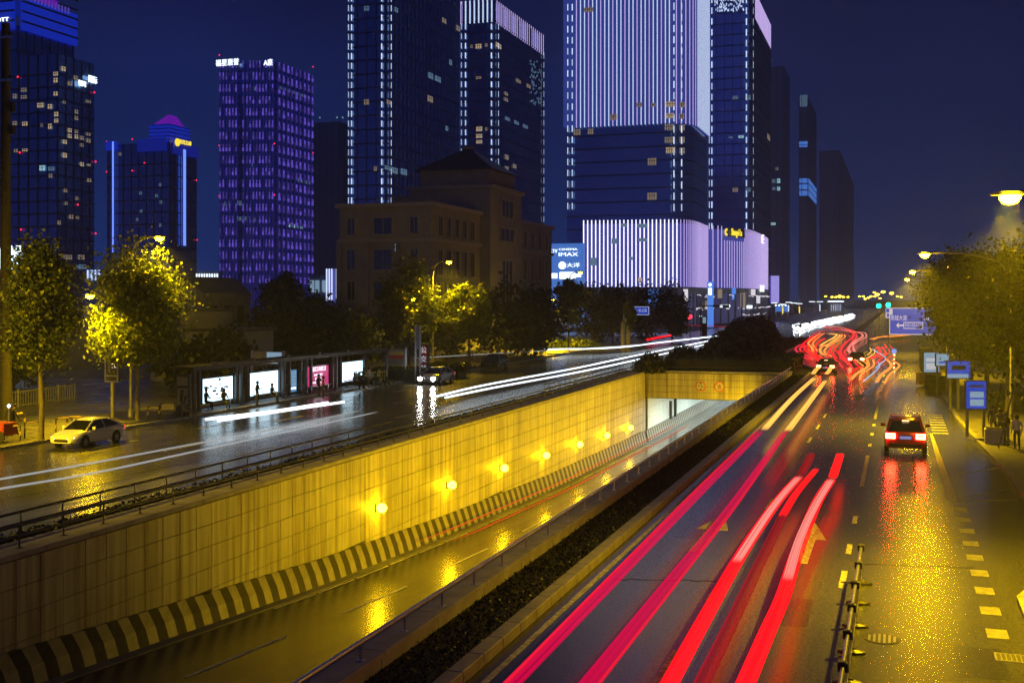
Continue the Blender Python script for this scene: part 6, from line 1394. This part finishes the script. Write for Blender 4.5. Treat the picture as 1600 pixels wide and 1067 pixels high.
# ------------------------------------------------------------------ people
BONES = {}
def person_mesh(pose, top, legs):
    key = (pose, top, legs)
    if key in BONES: return BONES[key]
    if pose == 'sit':
        J = dict(pel=(0,0,.52),spine=(0,-.03,.80),chest=(0,-.02,1.02),neck=(0,.0,1.16),head=(0,.02,1.27),crown=(0,.02,1.38),
            kl=(.11,.42,.50),fl=(.11,.42,.10),tl=(.11,.56,.05),kr=(-.11,.42,.50),fr=(-.11,.40,.10),tr=(-.11,.54,.05),hl=(.1,.02,.52),hr=(-.1,.02,.52),
            sl=(.18,0,1.06),el=(.24,.06,.82),wl=(.15,.28,.76),gl=(.12,.36,.78),sr=(-.18,0,1.06),er=(-.24,.06,.82),wr=(-.15,.28,.78),gr=(-.12,.36,.80))
    else:
        a = {'stand':0,'walk':.22,'phone':0}[pose]
        J = dict(pel=(0,0,.93),spine=(0,-.01,1.12),chest=(0,0,1.33),neck=(0,.01,1.47),head=(0,.03,1.57),crown=(0,.03,1.68),
            hl=(.10,0,.90),kl=(.11,.02+a*.5,.48),fl=(.11,-.02+a,.08),tl=(.12,.13+a,.04),hr=(-.10,0,.90),kr=(-.11,.02-a*.2,.48),fr=(-.11,-.03-a,.09),tr=(-.12,.12-a,.04),
            sl=(.19,0,1.39),el=(.25,-.02-a*.4,1.12),wl=(.25,.06-a*.6,.88),gl=(.25,.09-a*.6,.78),sr=(-.19,0,1.39),er=(-.25,-.02+a*.4,1.12),wr=(-.25,.08+a*.6,.88),gr=(-.25,.12+a*.6,.78))
        if pose == 'phone': J.update(er=(-.25,.04,1.12),wr=(-.12,.28,1.22),gr=(-.06,.34,1.28))
    rd = dict(pel=.135,spine=.125,chest=.145,neck=.055,head=.088,crown=.065,hl=.09,hr=.09,kl=.062,kr=.062,fl=.042,fr=.042,tl=.036,tr=.036,sl=.062,sr=.062,el=.045,er=.045,wl=.03,wr=.03,gl=.03,gr=.03)
    names = list(J); E = [('pel','spine'),('spine','chest'),('chest','neck'),('neck','head'),('head','crown'),('pel','hl'),('hl','kl'),('kl','fl'),('fl','tl'),('pel','hr'),('hr','kr'),('kr','fr'),('fr','tr'),('chest','sl'),('sl','el'),('el','wl'),('wl','gl'),('chest','sr'),('sr','er'),('er','wr'),('wr','gr')]
    me = bpy.data.meshes.new('skel'); me.from_pydata([J[n] for n in names],[(names.index(a),names.index(b)) for a,b in E],[])
    o = bpy.data.objects.new('skel', me); COL.objects.link(o)
    o.modifiers.new('Skin','SKIN')
    for i,n in enumerate(names): sv_ = me.skin_vertices[0].data[i]; sv_.radius = (rd[n],rd[n]*(.8 if n in ('pel','spine','chest') else 1)); sv_.use_root = n=='pel'
    s_ = o.modifiers.new('Sub','SUBSURF'); s_.levels = 1; s_.render_levels = 1
    dg = bpy.context.evaluated_depsgraph_get(); dg.update()
    m2 = bpy.data.meshes.new_from_object(o.evaluated_get(dg)); bpy.data.objects.remove(o)
    m2.materials.clear()
    for m_ in ('skin',top,legs,'cloth_black'): m2.materials.append(M[m_])
    def matof(e): 
        a,b = e
        if b in ('head','crown') : return 0
        if b in ('gl','gr'): return 0
        if b in ('hl','hr','kl','kr','fl','fr'): return 2
        if b in ('tl','tr'): return 3
        return 1
    seg = [(Vector(J[a]),Vector(J[b]),matof((a,b))) for a,b in E]
    for p in m2.polygons:
        c = p.center; best = 9; mi = 1
        for a,b,mm in seg:
            ab = b-a; t_ = max(0,min(1,(c-a).dot(ab)/ab.length_squared)); d = (a+ab*t_-c).length
            if d < best-1e-6: best = d; mi = mm
        p.material_index = mi; p.use_smooth = True
    hd = Vector(J['head']); hm = MB()
    hm.lathe([(.05,.145),(.09,.12),(.105,.06),(.10,.0),(.085,-.05)][::-1],12,(hd.x,hd.y-.02,hd.z-.0)); hair = hm.mesh('hair','hair',60)
    nm = MB(); nm.loft([[(-.015,hd.y+.075,hd.z-.02),(.015,hd.y+.075,hd.z-.02),(0,hd.y+.075,hd.z+.03)],[(-.008,hd.y+.115,hd.z-.015),(.008,hd.y+.115,hd.z-.015),(0,hd.y+.09,hd.z+.025)]]); nose = nm.mesh('nose','skin')
    em = MB(); 
    for sx in (-1,1): em.box(sx*.036-.013,sx*.036+.013,hd.y+.083,hd.y+.094,hd.z+.02,hd.z+.034)
    em.box(-.025,.025,hd.y+.078,hd.y+.09,hd.z-.055,hd.z-.045); eyes = em.mesh('face','black_sign')
    fg = MB()
    for s_,w_,g_ in ((1,'wl','gl'),(-1,'wr','gr')):
        a,b = Vector(J[w_]),Vector(J[g_]); d = (b-a).normalized()
        for i in range(4): q = b+Vector((0,(-.024+.016*i),0)) if abs(d.z)>.7 else b+Vector((-.024+.016*i,0,0)); fg.tube([q, q+d*.04, q+d*(.07+.01*(i in (1,2)))+Vector((-.012*s_,.008,0))],[.009,.008,.006],5)
        fg.tube([a+d*.04+Vector((-.02*s_,.02,0)), a+d*.08+Vector((-.03*s_,.035,0))],.009,5)
    fing = fg.mesh('fingers','skin')
    BONES[key] = (m2,hair,nose,eyes,fing); return BONES[key]
def person(label, p, rz, pose='stand', top='cloth_navy', legs='cloth_black', zb=.12, bag=None, s=1.0):
    t,o = to_road(p); th = thing('person', label, 'person', t, o, zb, rz)
    for me,nm in zip(person_mesh(pose, top, legs),('body','hair','nose','face','fingers')): q = link(nm, me, th)
    th.scale = (s,s,s)
    if bag: b = MB(); b.bevbox(-.14,.14,-.26,-.13,1.0,1.38,.04); part('backpack', b, bag, th)
    return th
person('person in dark clothes standing on the paved corner by a lit stall', gp(16,682), 1.2, 'stand','cloth_black','cloth_navy')
person('person in an olive jacket walking past the hoop barriers', gp(22,680), -1.0, 'walk','cloth_olive','cloth_black')
person('person in dark jacket standing by the unlit information totem', gp(284,652), -.8, 'stand','cloth_black','cloth_tan')
person('person sitting hunched at the near end of the shelter row', gp(290,655), -1.5, 'sit','cloth_grey','cloth_tan')
person('person sitting in front of the first white poster box', gp(322,640), -1.5, 'sit','cloth_navy','cloth_black')
person('person bent on the bench below the first white poster box', gp(350,640), -1.9, 'sit','cloth_black','cloth_denim')
person('person standing as a silhouette before the second white poster', gp(402,634), -1.4, 'phone','cloth_black','cloth_black')
person('person sitting as a silhouette at the edge of the second white poster', gp(425,630), -1.5, 'sit','cloth_black','cloth_black')
person('person in a dark coat standing before the magenta poster', gp(498,620), -1.7, 'phone','cloth_black','cloth_navy')
person('person in a red jacket standing beside the magenta poster', gp(505,624), -1.2, 'stand','cloth_red','cloth_black')
for i,(u,v,ps,tp,lg,tx) in enumerate(((554,610,'sit','cloth_grey','cloth_black','person in grey sitting under the last white poster'),(561,608,'sit','cloth_navy','cloth_black','person in navy sitting under the last white poster'),(568,607,'phone','cloth_black','cloth_denim','person in black standing with a phone at the last white poster'),(576,606,'stand','cloth_white','cloth_tan','person in a pale coat standing at the end of the shelter row'))): person(tx, gp(u,v), -1.4, ps, tp, lg)
person('person in a white jacket and jeans waiting at the bus stop', at(1589,703,.13), 2.6, 'stand','cloth_white','cloth_denim', .13)
person('person in dark clothes bending forward beside the one in white', at(1573,697,.13), 2.2, 'phone','cloth_black','cloth_grey', .13)
person('person in grey with a dark backpack waiting under the trees', at(1563,690,.13), 2.9, 'stand','cloth_grey','cloth_black', .13, 'cloth_black')
person('person in navy standing behind the other waiting people', at(1552,684,.13), 3.4, 'stand','cloth_navy','cloth_black', .13)
th = thing('food_stall', 'small lit food stall with an orange glow on the paved corner', 'stall', *to_road(gp(4,690)), .12)
b = MB(); b.bevbox(-.8,.5,-.5,.5,.35,1.0,.04); part('counter', b, 'cloth_red', th); b = MB(); b.lathe([(.1,1.02),(.16,1.1),(.12,1.25)],10); part('burner', b, 't_orange', th)
for x in (-.6,.3): q = MB(); q.lathe([(.3,-.03),(.3,.03)],14); wv = part('wheel', q, 'tyre', th); wv.location = (x,-.52,.3); wv.rotation_euler = (rad(90),0,0)
b = MB(); b.tube([(.4,0,1.0),(.4,0,1.75)],.025,6); part('lamp_post', b, 'steel', th); b = MB(); b.lathe([(.04,-.1),(.1,0),(.04,.1)],10,(.4,0,1.85)); part('lamp_glass', b, 'signwhite', th)

# ------------------------------------------------------------------ streaks of passing traffic, at lamp height above the road
def streak_mesh(name, P, w_, h_, mat, n=12):
    b = MB(); b.tube(P, .5, n, sx=w_, sz=h_); me = b.mesh(name, mat, 60)
    at_ = me.attributes.new('strand','FLOAT_VECTOR','POINT'); l = 0; vals = []; sd = random.uniform(0,90)
    for i,p in enumerate(P):
        if i: l += (P[i]-P[i-1]).length
        for j in range(n): q = 2*math.pi*(j+.5)/n; vals += [math.cos(q)*3.2+sd, l*.035, math.sin(q)*.4]
    at_.data.foreach_set('vector', vals)
    d = [0]
    for i in range(1,len(P)): d.append(d[-1]+(P[i]-P[i-1]).length)
    fl_ = max(.25, min(2.2, d[-1]*.05)); fa = me.attributes.new('fade','FLOAT','POINT')
    fa.data.foreach_set('value', [max(.0,min(1.0,min(q,d[-1]-q)/fl_)) for q in d for _ in range(n)]); return me
def streak(label, pts, z, w_, h_, mat, name='light_streak', group='red light streaks', dense=10, z_is_floor=False, zs=None):
    pts = list(pts)
    if pts[0][1] > 1060: (a,b),(c,d) = pts[0],pts[1]; k = (1230-b)/(b-d); pts.insert(0, (a+(a-c)*k, b+(b-d)*k))
    if pts[0][0] < 0: (a,b),(c,d) = pts[0],pts[1]; pts.insert(0, (a-(c-a), b-(d-b)))
    P = [at(u,v,(zs[i] if zs else z)) for i,(u,v) in enumerate(pts)]
    P = smooth_path(P, dense); o = link(name, streak_mesh(name, P, w_, h_, mat)); tag(o, label, 'light streak', group); return o
streak('crimson light streak nearest the pale kerb, along its whole length', [(800,1067),(960,905),(1094,768),(1190,672)], .8, .34,.08,'t_pink')
streak('thin bright red core on the crimson streak nearest the kerb', [(790,1067),(952,902),(1088,765),(1186,670)], .92, .10,.06,'t_pinkcore')
streak('second crimson light streak crossing the painted lane arrow', [(918,1067),(1054,900),(1150,782),(1228,672)], .8, .32,.08,'t_pink')
streak('thin bright red core on the second crimson streak', [(936,1067),(1064,902),(1156,782),(1232,672)], .86, .07,.05,'t_pinkcore')
streak('pale yellow brake streak on the kerb side of the brake pair', [(1193,672),(1238,622),(1273,590)], .8, .36,.08,'t_yellow')
streak('pale yellow brake streak on the lane side of the brake pair', [(1230,674),(1266,626),(1290,594)], .8, .36,.08,'t_yellow')
streak('thin red streak between the two pale yellow brake streaks', [(1252,620),(1282,588)], 1.0,.1,.08,'t_red')
streak('broad bright red streak, kerb side of the curved pair', [(1046,1067),(1100,968),(1158,866),(1198,806),(1224,772),(1250,743)], .8,.34,.08,'t_red')
streak('hot pink upper core of the kerb side curved streak', [(1150,878),(1196,808),(1222,774),(1249,744)], .9,.22,.04,'t_hot')
streak('red tip above the hot pink end of the kerb side curved streak', [(1251,742),(1262,722),(1268,708)], .8,.36,.10,'t_redfaint')
streak('fainter red streak between the curved pair', [(1098,1064),(1150,958),(1196,862),(1240,776),(1276,732)], .9,.30,.08,'t_redfaint')
streak('bright red upper end of the fainter streak between the curved pair', [(1222,806),(1246,768),(1276,732)], .96,.24,.06,'t_red')
streak('broad bright red streak nearest the lane barrier', [(1165,1067),(1196,994),(1224,930),(1246,862),(1276,786),(1300,747)], .8,.36,.08,'t_red')
streak('hot pink upper core of the streak nearest the lane barrier', [(1230,906),(1250,840),(1275,787),(1299,748)], .9,.24,.04,'t_hot')
streak('red tip above the hot pink streak nearest the lane barrier', [(1301,746),(1309,722),(1313,709)], .8,.34,.10,'t_red')
Z8 = lambda L: [(1200+x/6.668, 440+y/6.668) for x,y in L]
tang = [('t_rose',[(480,815),(380,790),(310,740),(290,690),(350,650)],.5),('t_rose',[(470,812),(400,770),(345,730),(330,690),(380,650)],.3),('t_red',[(560,860),(500,790),(400,720),(370,650),(430,600),(540,540)],.6),
 ('t_orange',[(470,730),(455,680),(420,640),(480,580),(550,535)],.6),('t_yellow',[(540,670),(600,630),(690,580),(712,548),(600,540)],.7),('t_orange',[(600,770),(545,730),(560,680),(650,640),(760,580),(770,550)],.6),
 ('t_rose',[(700,900),(670,850),(620,790),(640,720),(680,660)],.5),('t_red',[(720,800),(660,740),(650,690),(690,650)],.3),('t_rose',[(860,880),(800,800),(750,740),(770,680),(830,620),(890,570),(870,530),(760,500),(600,488)],.8),
 ('t_hot',[(870,750),(840,710),(860,660),(920,610),(985,570),(960,535),(850,520),(750,500)],.8),('t_orange',[(865,1020),(920,960),(1000,910),(1045,870),(1030,810)],.55),('t_orange',[(1130,1050),(1180,970),(1270,900),(1282,860),(1240,810)],.55),
 ('t_yellow',[(950,800),(1040,760),(1075,720),(1060,690)],.3),('t_rose',[(1040,810),(1150,750),(1172,730),(1130,680),(1200,700)],.7),('t_blue',[(990,1040),(1100,950),(1160,885),(1150,840)],.22),('t_blue',[(1110,905),(1180,850),(1220,790),(1080,700)],.22),
 ('t_rose',[(1110,860),(1200,780),(1265,725),(1210,650)],.35),('t_orange',[(995,880),(945,840),(890,800)],.35),('t_orange',[(1060,600),(1150,580),(1300,562),(1467,558)],.5),('t_yellow',[(470,960),(500,920),(545,880)],.7),('t_yellow',[(610,960),(640,925),(660,880)],.7),
 ('t_rose',[(400,620),(460,560),(530,520),(620,510)],.5),('t_red',[(500,760),(490,700),(520,640),(600,590)],.4),('t_red',[(610,900),(580,830),(500,770)],.35),('t_rose',[(880,900),(850,860),(800,830),(760,790)],.35),('t_red',[(560,480),(700,470),(850,500),(960,540)],.4),('t_hot',[(640,470),(760,480),(880,520)],.3),('t_red',[(850,990),(880,940),(960,880)],.4)]
TL = ['rose outer hook of the tangle beside the median hedge','rose inner hook beside the median hedge','red hook turning up beside the median hedge','orange bend behind the braking car','pale yellow zigzag in the upper tangle','orange zigzag right of the yellow one'.replace('right of','next to'),'rose curl above the braking car','thin red curl in the middle of the tangle','long rose sweep reaching the top of the tangle','hot pink sweep with the sharpest bend at the top','orange stroke before the dark car of the queue','orange stroke closest to the banded post','thin yellow tick above the orange strokes','rose fork near the banded post','pale blue stroke between the orange strokes','pale blue bent line above the orange strokes','rose line bending over the banded post','short orange slash on the dark car','orange line under the large blue road sign','yellow brake stub over one lamp of the braking car','yellow brake stub over the other lamp of the braking car','rose arc along the hedge top','red curl in the hedge side bends','short red curl above the brake stubs','rose slash beside the dark car','red arc at the head of the queue','hot pink dash at the head of the queue','red dash before the orange strokes']
words = ['outer','inner','next','bent','curling','doubled','short','hooked','long','sweeping','bright','last']
for i,(m_,L_,w_) in enumerate(tang):
    streak(TL[i], Z8(L_), .75, w_*.55, .12, m_, group='wavy light streaks of the queue')
    if i < 19 and m_ != 't_blue': streak('twin line alongside the '+TL[i], [(u+random.uniform(6,11)*(v-466)/90, v+random.uniform(-1,2)) for u,v in Z8(L_)], .75, w_*.36, .10, m_, group='wavy light streaks of the queue')
streak('added faint red glow for the wet road reflection beside the streak nearest the lane barrier', [(1232,950),(1262,880),(1300,806)], .4,.5,.2,'t_spill')
streak('added faint red glow for the wet road reflection along the lane side of the brake pair', [(1196,760),(1250,680),(1280,636),(1300,610)], .4,.6,.15,'t_spill')
# white streaks on the wet road
streak('upper of the two bright white streaks along the wet road past the bright headlights', [(682,619),(760,601),(900,575),(1000,554),(1140,526)], .65,.15,.14,'t_white',group='white light streaks')
streak('lower of the two bright white streaks along the wet road past the bright headlights', [(696,621),(780,604),(900,582),(1000,561),(1130,532)], .65,.15,.14,'t_white',group='white light streaks')
streak('upper white streak with amber dashes beside the shelter kerb', [(322,655),(430,642),(512,629)], .7,.20,.16,'t_white',group='white light streaks')
streak('lower white streak below the amber dashes by the shelter kerb', [(341,657),(440,642),(537,628)], .6,.2,.16,'t_white',group='white light streaks')
for i in range(9):
    u = 330+i*22; v = 653-i*2.95; streak(('first','second','third','fourth','fifth','sixth','seventh','eighth','ninth')[i]+' amber dash along the shelter kerb streak, counted from the near end', [(u-5,v-1.5),(u+5,v-2.8)], .82,.16,.12,'t_orange',group='amber dashes of one streak')
streak('upper long thin pale streak across the wet road to the picture edge', [(-4,749),(150,722),(300,694),(450,666),(564,641)], .65,.10,.08,'t_thin',group='white light streaks')
streak('lower long thin pale streak across the wet road to the picture edge', [(-4,764),(150,738),(300,706),(450,674),(592,643)], .65,.10,.08,'t_thin',group='white light streaks')
streak('hazy broad white streak far along the wet road near the hedges', [(850,546),(960,543),(1040,534),(1130,524)], .7,.2,.2,'t_white',group='white light streaks')
streak('faint pale streak high above the far wet road', [(640,560),(760,553),(900,545),(1020,537)], 1.2,.12,.08,'t_thin',group='white light streaks')
streak('small red streak on the far wet road before the dark trees', [(1010,531),(1030,527),(1053,523)], .7,.4,.3,'t_red')
streak('small red streak above the far pale streaks', [(950,545),(975,541)], .8,.3,.25,'t_redfaint')
streak('thin crimson streak by the crossing under the mall', [(1040,509),(1090,508.5),(1150,511)], .8,.3,.2,'t_redfaint')
# oncoming headlight queue far ahead
LB = [([(1243,513.5),(1249,511),(1254,509)],.9),([(1240,510),(1248,507.5)],.7),([(1251,514.5),(1258,511)],.7),([(1256,508),(1268,505)],.8),([(1262,510),(1276,505.5)],.7),([(1272,504),(1286,501)],.8),([(1280,506),(1294,501)],.8),([(1290,500),(1304,497)],.9),([(1296,503),(1308,498.5)],.8),([(1304,497.5),(1318,494.5)],1.0),([(1310,500),(1322,495.5)],.9),([(1318,494.5),(1331,491.5)],1.1),([(1322,497),(1334,493)],1.0)]
for i,(L_,w_) in enumerate(LB):
    streak(('first','second','third','fourth','fifth','sixth','seventh','eighth','ninth','tenth','eleventh','twelfth','thirteenth')[i]+' white headlight streak of the oncoming queue, counted from its near end', L_, .75, w_, .7, 't_burst', group='oncoming headlight streaks')
# underpass streaks
fl = lambda t: fz(t)
def fstreak(label, o, t0, t1, dz, w_, h_, mat):
    n = 14; P = [R(t0+(t1-t0)*i/n, o, fz(t0+(t1-t0)*i/n)+dz) for i in range(n+1)]
    x = link('light_streak', streak_mesh('light_streak', P, w_, h_, mat)); tag(x,label,'light streak','orange light streaks in the underpass')
fstreak('orange light streak close to the striped barrier in the underpass', -23.4, 54, 128, .55, .10,.08,'t_floor')
fstreak('orange light streak on the inner lane of the underpass floor', -22.0, 55, 128, .5, .16,.06,'t_floor')
fstreak('faint orange light streak nearest the parapet in the underpass', -19.0, 52, 120, .5, .08,.05,'t_redfaint')
